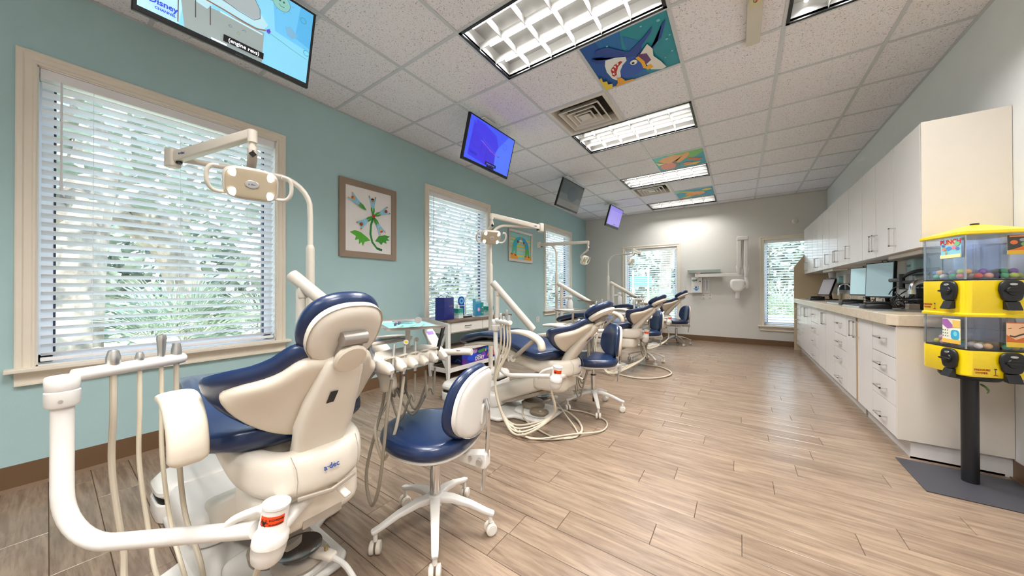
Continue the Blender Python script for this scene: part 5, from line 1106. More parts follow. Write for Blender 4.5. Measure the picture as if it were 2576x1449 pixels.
t = thing('stacked_containers', 'stack of clear round containers at the far end of the lower shelf', 'containers', (-3.0, 3.82, .126))
for k in range(3): MB().lathe([(0, 0), (.06, 0), (.07, .05), (.072, .056), (0, .056)], (-3.0, 3.82, .1265+k*.057)).build('tub', mat('frosted plastic', 'd9dcd8', .3), t)

# ================================================================== RIGHT SIDE: CABINETS
XB, XU = .835, .944
def pull(par, x, y, z, vert, ln=.128):
    d = .034
    pts = [(x, y, z-ln/2), (x-d, y, z-ln/2), (x-d, y, z+ln/2), (x, y, z+ln/2)] if vert else [(x, y-ln/2, z), (x-d, y-ln/2, z), (x-d, y+ln/2, z), (x, y+ln/2, z)]
    b = MB()
    for a, c_ in zip(pts[:-1], pts[1:]):
        a, c_ = V(a), V(c_); b.cbox((a+c_)/2, (abs(a.x-c_.x)+.008, abs(a.y-c_.y)+.008, abs(a.z-c_.z)+.008))
    b.build('handle', STEEL, par, smooth=0)
def front(par, name, x, ya, yb_, z0, z1, hy=None, hz=None, vert=True, m=LAM, ajar=0):
    T = None
    o = MB().box(x, x+.018, ya+.0036, yb_-.0036, z0+.0026, z1-.0026).build(name, m, par, smooth=0, bevel=.001)
    if hy is not None: pull(o, x, hy, hz, vert)
    return o
BZ = [.837, .628, .483, .312, .113]
BU = [(3.178, 3.632, 'D'), (3.632, 4.015, 'R'), (4.074, 4.375, 'L'), (4.375, 4.838, 'D'), (4.838, 5.724, '2', 5.293), (5.724, 6.21, 'D'), (6.21, 7.2, '3', 6.55, 6.875), (7.2, 7.655, 'D')]
bl_ = ['four drawer cabinet at the near end of the counter', 'white cabinet with a single door beside the near drawers', 'narrow white cabinet door right after the tan strip', 'second stack of four drawers along the counter', 'two door base cabinet in the middle of the counter run', 'third stack of four drawers along the counter', 'three door base cabinet toward the far end of the counter', 'last stack of four drawers at the far end of the counter']
for u_, lb in zip(BU, bl_):
    a, e, k = u_[:3]; t = thing('base_cabinet', lb, 'cabinet', (1.06, (a+e)/2, 0), 'white base cabinets')
    MB().box(XB+.018, XR-.002, a+.001, e-.001, .113, .84).build('carcass', GAPSHADE, t, smooth=0); MB().box(.895, XR-.002, a, e, .0, .113).build('toe_kick', LAM, t, smooth=0)
    if k == 'D':
        for q in range(4): front(t, 'drawer', XB, a, e, BZ[q+1], BZ[q], (a+e)/2, [.742, .556, .392, .196][q], False)
    elif k == 'R': front(t, 'door', XB, a, e, BZ[4], BZ[0], e-.035, .735)
    elif k == 'L': front(t, 'door', XB, a, e, BZ[4], BZ[0], a+.035, .735)
    elif k == '2': front(t, 'door', XB, a, u_[3], BZ[4], BZ[0], u_[3]-.035, .735); front(t, 'door', XB, u_[3], e, BZ[4], BZ[0], u_[3]+.035, .735)
    else: front(t, 'door', XB, a, u_[3], BZ[4], BZ[0], u_[3]-.035, .735); front(t, 'door', XB, u_[3], u_[4], BZ[4], BZ[0], u_[3]+.035, .735); front(t, 'door', XB, u_[4], e, BZ[4], BZ[0], u_[4]+.035, .735)
o = tag(MB().box(XB+.004, XR-.002, 4.016, 4.073, .113, .84).build('filler_strip', mat('raw tan board', 'a58a5c', .6), smooth=0), 'tan upright strip between two base cabinets', 'filler panel')
o = tag(MB().box(XB, XR-.002, 3.160, 3.177, .113, .842).build('end_panel', TANLAM, smooth=0, bevel=.001), 'large cream side panel closing the near end of the base cabinets', 'side panel')
t = thing('plinth', 'white plinth with tan bottom edge under the near end panel', 'plinth', (1.08, 3.2, 0)); MB().box(.90, XR-.03, 3.185, 3.30, 0, .112).build('kick_board', LAM, t, smooth=0); MB().box(.895, XR-.03, 3.178, 3.185, .0, .012).build('caulk_edge', mat('tan caulk', 'b0906a', .7), t, smooth=0)
# worktop + splash + far end panel
t = thing('worktop', 'long stone pattern worktop running over all base cabinets', 'worktop', (1.03, 5.4, .845))
b = MB(); b.prism([(.798, 3.20), (.838, 3.150), (XR-.002, 3.150), (XR-.002, 7.66), (.798, 7.66)], .072, (0, 0, .845), (1, 0, 0), (0, 1, 0)); b.build('slab', COUNTER, t, smooth=0, bevel=.004)
MB().box(XR-.022, XR-.003, 3.17, 7.66, .917, 1.02).build('backsplash', COUNTER, t, smooth=0, bevel=.003)
b = MB(); b.prism([(.80, .0), (.80, 1.475), (.945, 1.70), (XR-.002, 1.70), (XR-.002, 0)], .019, (0, 7.682, 0), (1, 0, 0), (0, 0, 1)); tag(b.build('tall_end_panel', mat('tan laminate', 'b8a88c', .5), smooth=0), 'tan panel with a slanted top corner at the far end of the worktop', 'side panel')
# uppers
UZ0, UZ1 = 1.352, 2.135
UU = [([3.178, 3.618], [3.582]), ([3.618, 4.001, 4.373], [3.965, 4.037]), ([4.373, 4.836], [4.80]), ([4.836, 5.314, 5.75], [5.278, 5.35]), ([5.75, 6.144], [5.79]), ([6.144, 6.511, 6.9], [6.475, 6.547]), ([6.9, 7.373, 7.70], [7.337, 7.409])]
ul = ['single door wall cabinet at the near end, above the capsule machine', 'two door wall cabinet, second from the near end', 'single door wall cabinet, third from the near end', 'two door wall cabinet in the middle of the upper row', 'single door wall cabinet beyond the middle of the upper row', 'two door wall cabinet, second from the far end', 'wall cabinet at the far end beside the far window']
for k, (ss, hh) in enumerate(UU):
    t = thing('wall_cabinet', ul[k], 'cabinet', (1.12, (ss[0]+ss[-1])/2, UZ0), 'white wall cabinets')
    MB().box(XU+.018, XR-.002, ss[0]+.0005, ss[-1]-.0005, UZ0+.012, UZ1).build('carcass', GAPSHADE if k else TANLAM, t, smooth=0)
    MB().box(XU+.004, XR-.002, ss[0]+.0005, ss[-1]-.0005, UZ0, UZ0+.012).build('bottom_panel', mat('cabinet underside', 'bdb6b2', .5), t, smooth=0)
    for q in range(len(ss)-1): front(t, 'door', XU, ss[q], ss[q+1], UZ0-.004, UZ1+.001, hh[q], UZ0+.115)
    if k == 0: MB().box(XU, XR-.002, 3.160, 3.1775, UZ0-.004, UZ1+.001).build('end_panel', TANLAM, t, smooth=0, bevel=.001, label='wide cream end panel')
for k, (a, e) in enumerate([(3.35, 3.95), (5.9, 6.5)]):
    t = thing('under_cabinet_light', ['slim under cabinet light fitting above the near sink', 'slim under cabinet light fitting above the far sink'][k], 'light fitting', (1.05, (a+e)/2, UZ0))
    MB().box(1.00, 1.14, a, e, UZ0-.028, UZ0-.0005).build('casing', WPL, t, smooth=0, bevel=.003); MB().box(1.02, 1.12, a+.03, e-.03, UZ0-.03, UZ0-.028).build('lens', mat('fitting lens', '6a645c', .3), t, smooth=0)

def monitor(x, y, z0, w_, h_, yaw, tilt, lb, scr, stand=True):
    t = thing('computer_monitor', lb, 'monitor', (x, y, .917)); n = V((cos(R(yaw))*cos(R(tilt)), sin(R(yaw))*cos(R(tilt)), sin(R(tilt)))); r = V((-sin(R(yaw)), cos(R(yaw)), 0)); u = n.cross(r)
    if u.z < 0: r = -r; u = n.cross(r)
    c = V((x, y, z0+h_/2)); fr = frame(c, r, u)
    b = MB(); b.loft([[fr @ V(q) for q in [(-w_/2*s_, -h_/2*s_, z), (w_/2*s_, -h_/2*s_, z), (w_/2*s_, h_/2*s_, z), (-w_/2*s_, h_/2*s_, z)]] for z, s_ in ((-.045, .7), (-.022, .99), (-.02, 1), (0, 1))]); b.build('casing', BLACK, t, smooth=0)
    art(t, fr @ V((-w_/2+.008, -h_/2+.012, .0005)), r*(w_-.016), u*(h_-.02), [(scr, rect(0, 0, 1, 1))], emit=.3, name='screen', rough=.15)
    if stand:
        MB().cyl(c-n*.045+u*-.02, V((x, y, .925))-n*.07, .018).build('neck', BLACK, t); f = frame(V((x, y, .917))-V((n.x, n.y, 0))*.06, (1, 0, 0), (0, 1, 0)); MB().pillow(ell(.085, .105, 28, 3), .0005, .014, .005, f).build('foot', BLACK, t)
        MB().sweep([fr @ V((-.035, -h_/2-.03, -.01)), fr @ V((.035, -h_/2-.03, -.01))], .02, .006, side=u, p=6).build('cable_clip', GREYPL, t)
    MB().tube([fr @ V((.02, h_/2, -.015)), fr @ V((.02, h_/2+.012, -.005)), fr @ V((.07, h_/2+.012, -.005)), fr @ V((.08, h_/2, -.015))], .003, 6).build('webcam_clip', BLACK, t)
    return t
monitor(1.06, 4.42, 1.005, .33, .325, 198, 2, 'widescreen monitor with grey blue screen, the nearer of two side by side', '8fa6ac')
monitor(1.06, 4.99, 1.015, .31, .30, 198, 2, 'monitor with pale screen, right behind the nearer monitor', 'a6c3c9')
monitor(1.09, 6.85, .985, .27, .26, 200, 18, 'small tilted black monitor at the far end of the worktop', '8f8c90')
def keyboard(x, y, rot, lb, m1, m2):
    t = thing('keyboard', lb, 'keyboard', (x, y, .917)); fr = Matrix.Translation(V((x, y, .9175))) @ Matrix.Rotation(R(rot), 4, 'Z')
    MB().loft([[fr @ V(p) for p in [(-.07, -.2, z*.5), (.07, -.2, z), (.07, .2, z), (-.07, .2, z*.5)]] if z else [fr @ V(p) for p in [(-.07, -.2, 0), (.07, -.2, 0), (.07, .2, 0), (-.07, .2, 0)]] for z in (0, .022)]).build('case', m1, t, smooth=0, bevel=.002)
    b = MB()
    for r_ in range(5):
        for c_ in range(18):
            X, Y = -.054+.026*r_, -.18+.0212*c_; zz = .011+.011*(X+.07)/.14; b.box(X-.0095, X+.0095, Y-.0085, Y+.0085, zz, zz+.006, fr)
    k_ = b.build('keys', m2, t, smooth=0); k_['kind'] = 'stuff'
keyboard(.93, 4.36, 6, 'grey keyboard in front of the nearer monitor', mat('keyboard grey', 'b4bcc0', .5), mat('key dark', '5a5e65', .5))
keyboard(.95, 5.15, 8, 'pale keyboard in front of the second monitor', mat('keyboard pale', 'b9c6c6', .5), mat('key grey', '7a8488', .5))
keyboard(.97, 7.0, 0, 'dark keyboard near the far end of the worktop', mat('keyboard dark', '55585e', .5), mat('key dark', '4a4e55', .5))
def deskphone(x, y, lb):
    t = thing('desk_phone', lb, 'telephone', (x, y, .917)); fr = Matrix.Translation(V((x, y, .9175))); b = MB()
    b.loft([[fr @ V((p[0], p[1], z0 if p[0] < 0 else z0*1.0)) for p in ell(.085*s_, .095*s_, 24, 5)] for z0, s_ in ((0, 1), (.022, 1), (.036, .93))]); b.build('body', BLACK, t)
    MB().sweep([fr @ V((-.07, -.06, .048)), fr @ V((.0, -.06, .052)), fr @ V((.07, -.06, .048))], [.022, .015, .022], .012, side=(0, 1, 0)).build('handset', BLACK, t)
    MB().tube(spl([fr @ V((.08, .0, .02)), fr @ V((.13, -.02, .015)), fr @ V((.16, .04, .008)), fr @ V((.2, .1, .008))], 5), .003, 6).build('cord', BLACK, t)
deskphone(.95, 4.06, 'black desk phone beside the grey keyboard'); deskphone(.95, 4.80, 'black desk phone beside the pale keyboard'); deskphone(.95, 6.62, 'black desk phone on the far part of the worktop')
t = thing('monitor_arm', 'black articulated monitor arm fixed to the wall over the near sink', 'monitor arm', (1.27, 3.86, 1.2))
MB().pillow(ell(.03, .06, 20, 5), 0, .012, .003, frame((XR-.002, 3.86, 1.14), (0, -1, 0), (0, 0, 1))).build('wall_plate', BLACK, t)
MB().tube([(XR-.01, 3.86, 1.14), (1.20, 3.86, 1.14)], .012).cyl((1.20, 3.86, 1.11), (1.20, 3.86, 1.17), .016).sweep([(1.20, 3.86, 1.14), (1.12, 4.12, 1.14)], .010, .014, side=(1, 0, 0)).build('lower_link', BLACK, t)
MB().cyl((1.12, 4.12, 1.08), (1.12, 4.12, 1.21), .018).sweep(spl([(1.12, 4.12, 1.18), (1.15, 4.02, 1.22), (1.20, 3.94, 1.235), (1.235, 3.86, 1.235)], 5), .010, .013, side=(1, 0, 0)).sweep([(1.12, 4.12, 1.16), (1.10, 4.30, 1.16)], .012, .016, side=(1, 0, 0)).build('spring_link', BLACK, t)
t = thing('cable_bundle', 'tangle of black cables and chargers behind the nearer monitor', 'cables', (1.16, 4.2, .917))
for k in range(12):
    rr_ = random.Random(40+k); p = [(1.12+rr_.uniform(-.06, .1), 4.12+rr_.uniform(-.2, .3), .925+rr_.random()*[.01, .1, .2, .12, .01][q]) for q in range(5)]; MB().tube(spl(p, 6), rr_.choice((.003, .004, .006)), 6).build('cable', BLACK, t)
MB().box(1.17, 1.255, 4.02, 4.16, .9175, 1.09).build('power_brick', BLACK, t, smooth=0, bevel=.004); MB().box(1.10, 1.16, 3.92, 3.99, .9175, .965).build('adapter', mat('adapter grey', '9a8f84', .5), t, smooth=0, bevel=.004)
t = thing('cable_loop', 'loose black cables hanging under the second monitor', 'cables', (1.12, 4.75, .917))
for k in range(5):
    rr_ = random.Random(60+k); p = [(1.10+rr_.uniform(-.05, .05), 4.68+.06*q+rr_.uniform(-.03, .03), .93+rr_.random()*[.08, .02, .06, .02, .08][q]) for q in range(5)]; MB().tube(spl(p, 6), .003, 6).build('cable', BLACK, t)
# sinks and taps
def sink(y, lb, lf, tipd, h_, tall):
    t = thing('sink', lb, 'sink', (1.0, y, .917)); fr = Matrix.Translation(V((1.0, y, .9172)))
    b = MB(); o1 = ell(.17, .22, 36, 6); i1 = ell(.15, .20, 36, 6); i2 = ell(.14, .19, 36, 6)
    b.loft([[fr @ V((p[0], p[1], z)) for p in q] for q, z in ((o1, 0), (o1, .004), (i1, .0045), (i2, .001))], cap=False); b.loft([[fr @ V((p[0], p[1], z)) for p in q] for q, z in ((i2, .0008), ([(p[0]*.2, p[1]*.2) for p in i2], .0006))], cap=False); b.build('basin_rim', STEEL, t)
    MB().lathe([(0, 0), (.03, 0), (.03, .001), (0, .0012)], fr @ V((0, 0, .001))).build('drain', mat('drain dark', '5a5c60', .3, 1.0), t)
    f = thing('tap', lf, 'tap', (1.19, y, .917)); B0 = V((1.19, y, .917)); d = V(tipd).normalized()
    MB().lathe([(0, 0.0005), (.027, .0005), (.027, .008), (.018, .02), (.016, .045), (.010, .05)], B0).build('base', CHROME, f)
    if tall: p = [B0+V((0, 0, .04)), B0+V((0, 0, h_-.075))]+[B0+d*.06*(1-cos(a))+V((0, 0, h_-.075+.075*sin(a))) for a in [pi*k/12 for k in range(1, 13)]]+[B0+d*.12+V((0, 0, h_-.13))]
    else: p = spl([B0+V((0, 0, .04)), B0+V((0, 0, .16)), B0+d*.05+V((0, 0, .215)), B0+d*.13+V((0, 0, .225)), B0+d*.19+V((0, 0, .20)), B0+d*.205+V((0, 0, .15))], 6)
    rr_ = .008 if tall else [.016]*len(p); MB().tube(p, rr_, 16).build('spout', CHROME, f); MB().cyl(V(p[-1])+V((0, 0, .012)), V(p[-1])+V((0, 0, -.02)), .011 if tall else .0195).build('aerator', CHROME, f)
    MB().cyl(B0+V((0, -.018, .03)), B0+V((0, -.045, .035)), .007).cyl(B0+V((0, -.04, .035)), B0+V((0, -.05, .075)), .004).build('lever', CHROME, f)
sink(3.72, 'stainless sink rim behind the capsule machine', 'thick chrome tap partly hidden by the capsule machine', (-.75, -.55, 0), .24, False)
sink(6.0, 'stainless sink in the middle of the worktop', 'thin gooseneck chrome tap near the middle of the worktop', (-1, -.1, 0), .235, True)
def dispenser(y, z0, z1, w_, lb, top, bot, split, cat='soap dispenser', d=.10):
    t = thing('soap_dispenser', lb, cat, (XR, y, z0)); f = frame((XR-.002, y, (z0+z1)/2), (0, -1, 0), (0, 0, 1)); h2 = (z1-z0)/2; zs = -h2+2*h2*split
    MB().pillow([(p[0], p[1]+(zs+h2)/2) for p in ell(w_/2, (h2-zs)/2, 28, 5)], 0, d, .02, f).build('upper_shell', top, t); MB().pillow([(p[0], p[1]+(zs-h2)/2) for p in ell(w_/2*.96, (zs+h2)/2, 28, 5)], 0, d*.9, .015, f).build('lower_shell', bot, t)
    return t
t = dispenser(4.2, 1.10, 1.345, .13, 'clear topped soap dispenser on the wall over the near sink', mat('aqua clear plastic', 'a8d0d2', .2), mat('satin silver', 'c2c8ce', .25, .6), .42)
text(t, 'SOAP', (XR-.1035, 4.2, 1.28), (0, -1, 0), (0, 0, 1), .03, INKBLUE)
dispenser(6.3, 1.07, 1.29, .10, 'white curved soap dispenser next to the second monitor', WPL, mat('dispenser dark', '1a2a34', .3), .38)
dispenser(6.66, 1.07, 1.27, .14, 'teal and black towel dispenser beyond the white soap dispenser', mat('smoky aqua', '8fbcc0', .3), mat('dispenser dark', '1a2a34', .3), .45, 'towel dispenser')
t = thing('cup_dispenser', 'white cup dispenser hanging under the far wall cabinets', 'cup dispenser', (1.2, 7.1, 1.35)); MB().lathe([(0, 0), (.045, 0), (.04, -.09), (0, -.09)], (1.2, 7.1, 1.35)).build('cup_holder', WPL, t)
t = thing('glove_rack', 'clear acrylic glove box rack on the wall at the far end', 'rack', (1.25, 7.22, 1.02)); MB().box(1.17, 1.28, 7.1, 7.105, 1.02, 1.26).box(1.17, 1.28, 7.34, 7.345, 1.02, 1.26).box(1.17, 1.175, 7.1, 7.345, 1.02, 1.08).build('side_plate', WPL, t, smooth=0); MB().box(1.17, 1.28, 7.1, 7.345, 1.015, 1.02).build('shelf', WPL, t, smooth=0)
o = outlet((XB-.0005, 6.98, .42), (0, -1, 0), 'small white outlet plate on a far base cabinet', 'blank', .05, .08)
o = outlet((XR, 3.55, 1.10), (0, -1, 0), 'white outlet on the wall behind the capsule machine')

# ================================================================== CAPSULE MACHINE
PC = V((1.055, 2.966, 0)); vd = V((.334, .943, 0)); rt = V((.943, -.334, 0))
t = thing('capsule_machine', 'yellow two tier capsule vending machine on a black pole', 'vending machine', PC)
MB().prism(rect(.815, 2.70, 1.272, 3.125), .006, (0, 0, .0), (1, 0, 0), (0, 1, 0)).build('floor_plate', GUNMET, t, smooth=0, bevel=.002)
MB().cyl(PC+V((0, 0, .006)), PC+V((0, 0, .60)), .0315, n=32).build('pole', BLKM, t)
be = R(35); n2 = -vd*cos(be)+rt*sin(be); n1 = -vd*sin(be)-rt*cos(be); SD = .275; C0 = PC+rt*.02
e1 = -n2; 
# local frame: X along face 2 (to the right), Y = -n2 (into depth)
fx = V((-n2.y, n2.x, 0)); 
if fx.dot(rt) < 0: fx = -fx
fy = -n2
def MQ(x, y, z): return C0+fx*x+fy*y+V((0, 0, z))
def rsq(h, r, z, n=5):
    o = []
    for cx, cy, a0 in ((h-r, h-r, 0), (-h+r, h-r, 90), (-h+r, -h+r, 180), (h-r, -h+r, 270)):
        for k in range(n+1):
            a = R(a0+90*k/n); o.append(MQ(cx+r*cos(a), cy+r*sin(a), z))
    return o
h = SD/2
MB().lathe([(0, .585), (.10, .588), (.11, .60), (.11, .612), (0, .615)], PC, n=36).build('mount_disc', BLKM, t)
for z0, z1, nm in ((.620, .757, 'lower_housing'), (.945, 1.129, 'upper_housing')):
    MB().loft([rsq(h-.004, .03, z0), rsq(h, .032, z0+.006), rsq(h, .032, z1)]).build(nm, YEL, t)
MB().loft([rsq(h+.004, .034, .936), rsq(h+.006, .034, .940), rsq(h+.006, .034, .950), rsq(h+.001, .034, .956)]).build('tier_flange', YEL, t)
MB().loft([rsq(h+.008, .034, 1.372), rsq(h+.012, .036, 1.376), rsq(h+.012, .036, 1.390), rsq(h-.01, .03, 1.397), rsq(.03, .02, 1.437), rsq(.012, .008, 1.439)]).build('roof', YEL, t)
MB().cyl(C0+V((0, 0, 1.437)), C0+V((0, 0, 1.447)), .016).build('lock_cap', BLACK, t)
text(t, '', (0, 0, 0), (1, 0, 0), (0, 1, 0), .001, INKB) if False else None
CN = dict(zip(['e8a48c', 'd8c64a', 'f0b0b8', '3fa86a', '3a78c4', 'c8d24a', '8a5ab0', 'd8503c', 'e8b06a', '4ab0c8', 'c83a5a', 'f2e2d8'], ['peach', 'mustard', 'pink', 'green', 'blue', 'lime', 'purple', 'red', 'orange', 'aqua', 'crimson', 'white']))
cols = ['e8a48c', 'd8c64a', 'f0b0b8', '3fa86a', '3a78c4', 'c8d24a', '8a5ab0', 'd8503c', 'e8b06a', '4ab0c8', 'c83a5a', 'f2e2d8']
fr_ = [(fx, fy, n2, V((0, 0, 0))), None]
faces = [(fx, n2), (fy if fy.dot(n1) == 0 else fy, n1)]
def facept(fi, a, z, out=0):
    """fi 0 = face to the right, 1 = face to the left; a from -h..h left to right as seen"""
    if fi == 0: return MQ(a, -h-out, z)
    return MQ(-h-out, -a, z)
for zb, zt, ti in ((.757, .937, 0), (1.129, 1.373, 1)):
    MB().loft([rsq(h-.006, .028, zb+.001), rsq(h-.006, .028, zb+.007)]).build('bin_floor', BLKM, t)
    # clear bins: four quadrant boxes
    for ix, sx in enumerate((-1, 1)):
        for iy, sy in enumerate((-1, 1)):
            b = MB(); g_ = .004; w_ = h-.008; th_ = .0025
            for (xa, xb_, ya, yb_) in ((g_, w_, g_, g_+th_), (g_, w_, w_-th_, w_), (g_, g_+th_, g_, w_), (w_-th_, w_, g_, w_)):
                P4 = [(xa, ya), (xb_, ya), (xb_, yb_), (xa, yb_)]
                b.loft([[MQ(sx*p[0], sy*p[1], z) for p in P4] for z in (zb+.008, zt-.002)])
            b.build('clear_bin', ACRYL, t, smooth=0)
            rr_ = random.Random(70+ti*10+ix*2+iy); nb = (13 if ti else 9) if (sx < 0 or sy < 0) else 0
            for k in range(nb):
                rad = .0155; lvl = 0 if k < 8 else 1; px = sx*(.026+rr_.random()*(w_-.052)); py = sy*(.026+rr_.random()*(w_-.052))
                if lvl == 0: gx, gy = k % 3, k//3; px = sx*(.03+.038*gx+rr_.uniform(-.004, .004)); py = sy*(.03+.04*gy+rr_.uniform(-.004, .004))
                cc = MQ(px, py, zb+.008+rad+.001+lvl*.024)
                cl_ = rr_.choice(cols)
                cap = MB(); cap.lathe([(rad*sin(pi*q/8)+1e-4, -rad*cos(pi*q/8)) for q in range(9)], (0, 0, 0), (rr_.uniform(-1, 1), rr_.uniform(-1, 1), rr_.uniform(.3, 1)), n=12); cap = cap.build('toy_capsule', mat('capsule '+cl_, cl_, .3)); cap.location = cc; bn = '%s %s' % (('lower', 'upper')[ti], {(0, 0): 'front corner', (1, 0): 'right', (0, 1): 'left'}.get((ix, iy), 'rear')); tag(cap, '%s toy capsule in the %s bin of the yellow capsule machine' % (CN[cl_], bn), 'toy capsule', 'toy capsules in the %s bin' % bn)
    for k, p in enumerate([(-h+.014, -h+.014), (h-.014, -h+.014), (-h+.014, h-.014)]): MB().cyl(MQ(p[0], p[1], zb+.007), MQ(p[0], p[1], zt), .004, n=8).build('corner_rod', STEEL, t)
# cards on bins
def card(fi, a0, a1, z0, z1, shapes, nm='display_card'):
    o_ = facept(fi, a0, z0, -.006+.0065); u_ = facept(fi, a1, z0, .0005)-facept(fi, a0, z0, .0005)
    c_ = MB(); nn = (n2 if fi == 0 else n1); c_.prism(rect(0, 0, 1, 1), .0008, o_-nn*.0008, u_, (0, 0, z1-z0)); ob = c_.build(nm, mat('card stock', 'e9dca8', .5), t, smooth=0); art(ob, o_+nn*.0004, u_, V((0, 0, z1-z0)), shapes, name='card_print'); return ob
C1 = card(1, .004, .122, 1.255, 1.362, [('8fcfe0', rect(0, .18, 1, 1)), ('f0c890', circ(.5, .8, .24, .16)), ('e8889a', circ(.68, .52, .13, .09)), ('5a8fd0', circ(.42, .5, .14, .1)), ('e8906a', circ(.18, .48, .11, .08)), ('7fc48a', circ(.84, .7, .13, .11)), ('6a78c0', circ(.86, .46, .1, .07)), ('4a7ac0', circ(.16, .66, .09, .06)), ('c8b04a', rect(.26, .24, .34, .36)), ('f2e6a8', rect(0, 0, 1, .18))])
text(C1, 'PUNCH', facept(1, .063, 1.343, .0025), facept(1, .1, 1, 0)-facept(1, 0, 1, 0), (0, 0, 1), .036, mat('ink crimson', 'c8283c', .5), bold=.001)
C2 = card(0, .02, .126, 1.262, 1.360, [('3a3a36', rect(0, .2, 1, 1)), ('d06a34', circ(.22, .62, .13, .11)), ('8a8f92', circ(.52, .74, .12, .09)), ('6a9a4a', circ(.56, .52, .12, .1)), ('c8682a', [(0, .2), (.3, .3), (.6, .46), (1, .48), (1, .2)]), ('e0833a', rect(.06, .9, .6, .97)), ('d0a42a', rect(0, 0, 1, .2))])
C3 = card(1, .010, .115, .785, .920, [('f0eedc', rect(0, .16, 1, 1)), ('a86ab0', [(0, .98), (.3, .98), (.7, .66), (.3, .58), (0, .74)]), ('3fa6cc', ell(.24, .2, 20, 3, .72, .36)), ('7ad0e0', circ(.74, .4, .1)), ('e8c060', rect(.6, .66, 1, .95)), ('e9b94a', rect(0, 0, 1, .16))]+[('4a6a5a', circ(.08+.15*u, .28+.12*v, .03, .03, 8)) for u in range(3) for v in range(3)])
C4 = card(0, .014, .122, .785, .912, [('c8662e', rect(0, .2, 1, 1)), ('e8b890', [(0, .96), (.6, .96), (.72, .7), (.62, .42), (.3, .3), (0, .5)]), ('3a3a34', line([(.1, .46), (.26, .42), (.44, .5), (.66, .58)], .03)), ('5a3a24', line([(.4, .76), (.56, .82)], .012)), ('5a3a24', line([(.05, .74), (.16, .76)], .012)), ('8a4018', rect(.76, .62, .96, .66)), ('8a4018', rect(.76, .48, .96, .52)), ('8a4018', rect(.76, .34, .96, .38)), ('e0b83a', rect(0, 0, 1, .2))])
# coin mechanisms, two per tier
for z1_ in (.757, 1.129):
    for fi, a in ((1, .062), (0, .028)):
        nn = n2 if fi == 0 else n1; ux = (facept(fi, 1, 0)-facept(fi, 0, 0)); f = frame(facept(fi, a, z1_-.055), ux, (0, 0, 1))
        if f.to_3x3().col[2].dot(nn) < 0: f = frame(facept(fi, a, z1_-.055), -ux, (0, 0, 1))
        m_ = MB().pillow([(p[0]*(1-.12*(p[1] < 0)), p[1]) for p in ell(.047, .056, 32, 3.2)], 0, .018, .009, f).build('coin_mechanism', BLKM, t)
        MB().lathe([(0, 0), (.024, 0), (.022, .005), (0, .006)], f @ V((0, .0, .018)), nn, n=24).build('dial', BLACK, m_)
        MB().pillow(ell(.034, .007, 24, 2.2), 0, .013, .003, f @ Matrix.Translation(V((0, 0, .022)))).build('turn_handle', BLACK, m_)
        MB().pillow(ell(.014, .006, 16), .0, .004, .001, f @ Matrix.Translation(V((0, .034, .017)))).build('coin_slot', STEEL, m_)
        MB().prism([(0, .0), (.014, -.002), (.030, -.042), (.028, -.046), (.0, -.042)],   .052, f @ V((.026, -.054, .0)), f.to_3x3() @ V((0, 0, 1)), f.to_3x3() @ V((0, 1, 0))).build('delivery_chute', BLKM, m_, smooth=0, bevel=.002)
def logo(fi, a, z, s_):
    ux = (facept(fi, 1, 0)-facept(fi, 0, 0)); m_ = mat('ink dark red', '9a1c1c', .5)
    text(t, 'TREASURE', facept(fi, a, z+.008*s_, .0012), ux, (0, 0, 1), .0115*s_, m_, bold=.0004); text(t, 'TOWER', facept(fi, a-.002, z-.006*s_, .0012), ux, (0, 0, 1), .0115*s_, m_, bold=.0004)
    art(t, facept(fi, a+.034*s_, z-.016*s_, .0008), ux.normalized()*.018*s_, V((0, 0, .034*s_)), [('3a3020', rect(.45, .1, .55, .8)), ('3a3020', rect(.25, .8, .75, .96)), ('a82a1c', [(0, 0), (1, 0), (.7, .14), (.3, .14)])], name='logo_print')
logo(0, -.075, .650, 1.15); logo(1, -.085, .985, 1.1)
t2 = tag(MB().tube(spl([PC+rt*.035-vd*.01+V((0, 0, .56)), PC+rt*.05-vd*.02+V((0, 0, .55)), PC+rt*.06-vd*.02+V((0, 0, .53)), PC+rt*.055-vd*.025+V((0, 0, .515))], 5), [.004, .006, .005, .006, .004, .006, .005, .004, .006, .005, .004, .003, .004, .003, .002, .001], 5).build('leaf_sprig', mat('sprig green', '5a7a44', .6)), 'tiny green plastic sprig stuck to the black pole of the capsule machine', 'sprig')

# ================================================================== FAR WALL: X-RAY SET
t = thing('xray_control', 'x-ray control box with blue keypad between two white plates on the far wall', 'x-ray control', (-.74, YB, 1.0))
MB().box(-.955, -.842, YB-.012, YB-.001, 1.0, 1.322).build('blank_plate', WPL, t, smooth=0, bevel=.002); MB().box(-.632, -.505, YB-.014, YB-.001, 1.0, 1.325).build('notice_plate', WPL, t, smooth=0, bevel=.002)
MB().box(-.84, -.636, YB-.075, YB-.001, 1.003, 1.332).build('control_box', WPL, t, smooth=0, bevel=.005); MB().box(-.83, -.65, YB-.085, YB-.075, 1.01, 1.17).build('keypad_housing', WPL, t, smooth=0, bevel=.004)
art(t, (-.81, YB-.0862, 1.03), (.13, 0, 0), (0, 0, .135), [('dfe6ee', rect(0, 0, 1, 1)), ('2f7fc4', rect(.1, .46, .9, .56)), ('2f7fc4', [(.15, .42), (.85, .42), (.6, .2), (.4, .2)]), ('1a2430', rect(.3, .62, .6, .82)), ('4a9fd6', rect(.68, .66, .86, .82)), ('8a96a2', rect(.1, .9, .9, .95))])
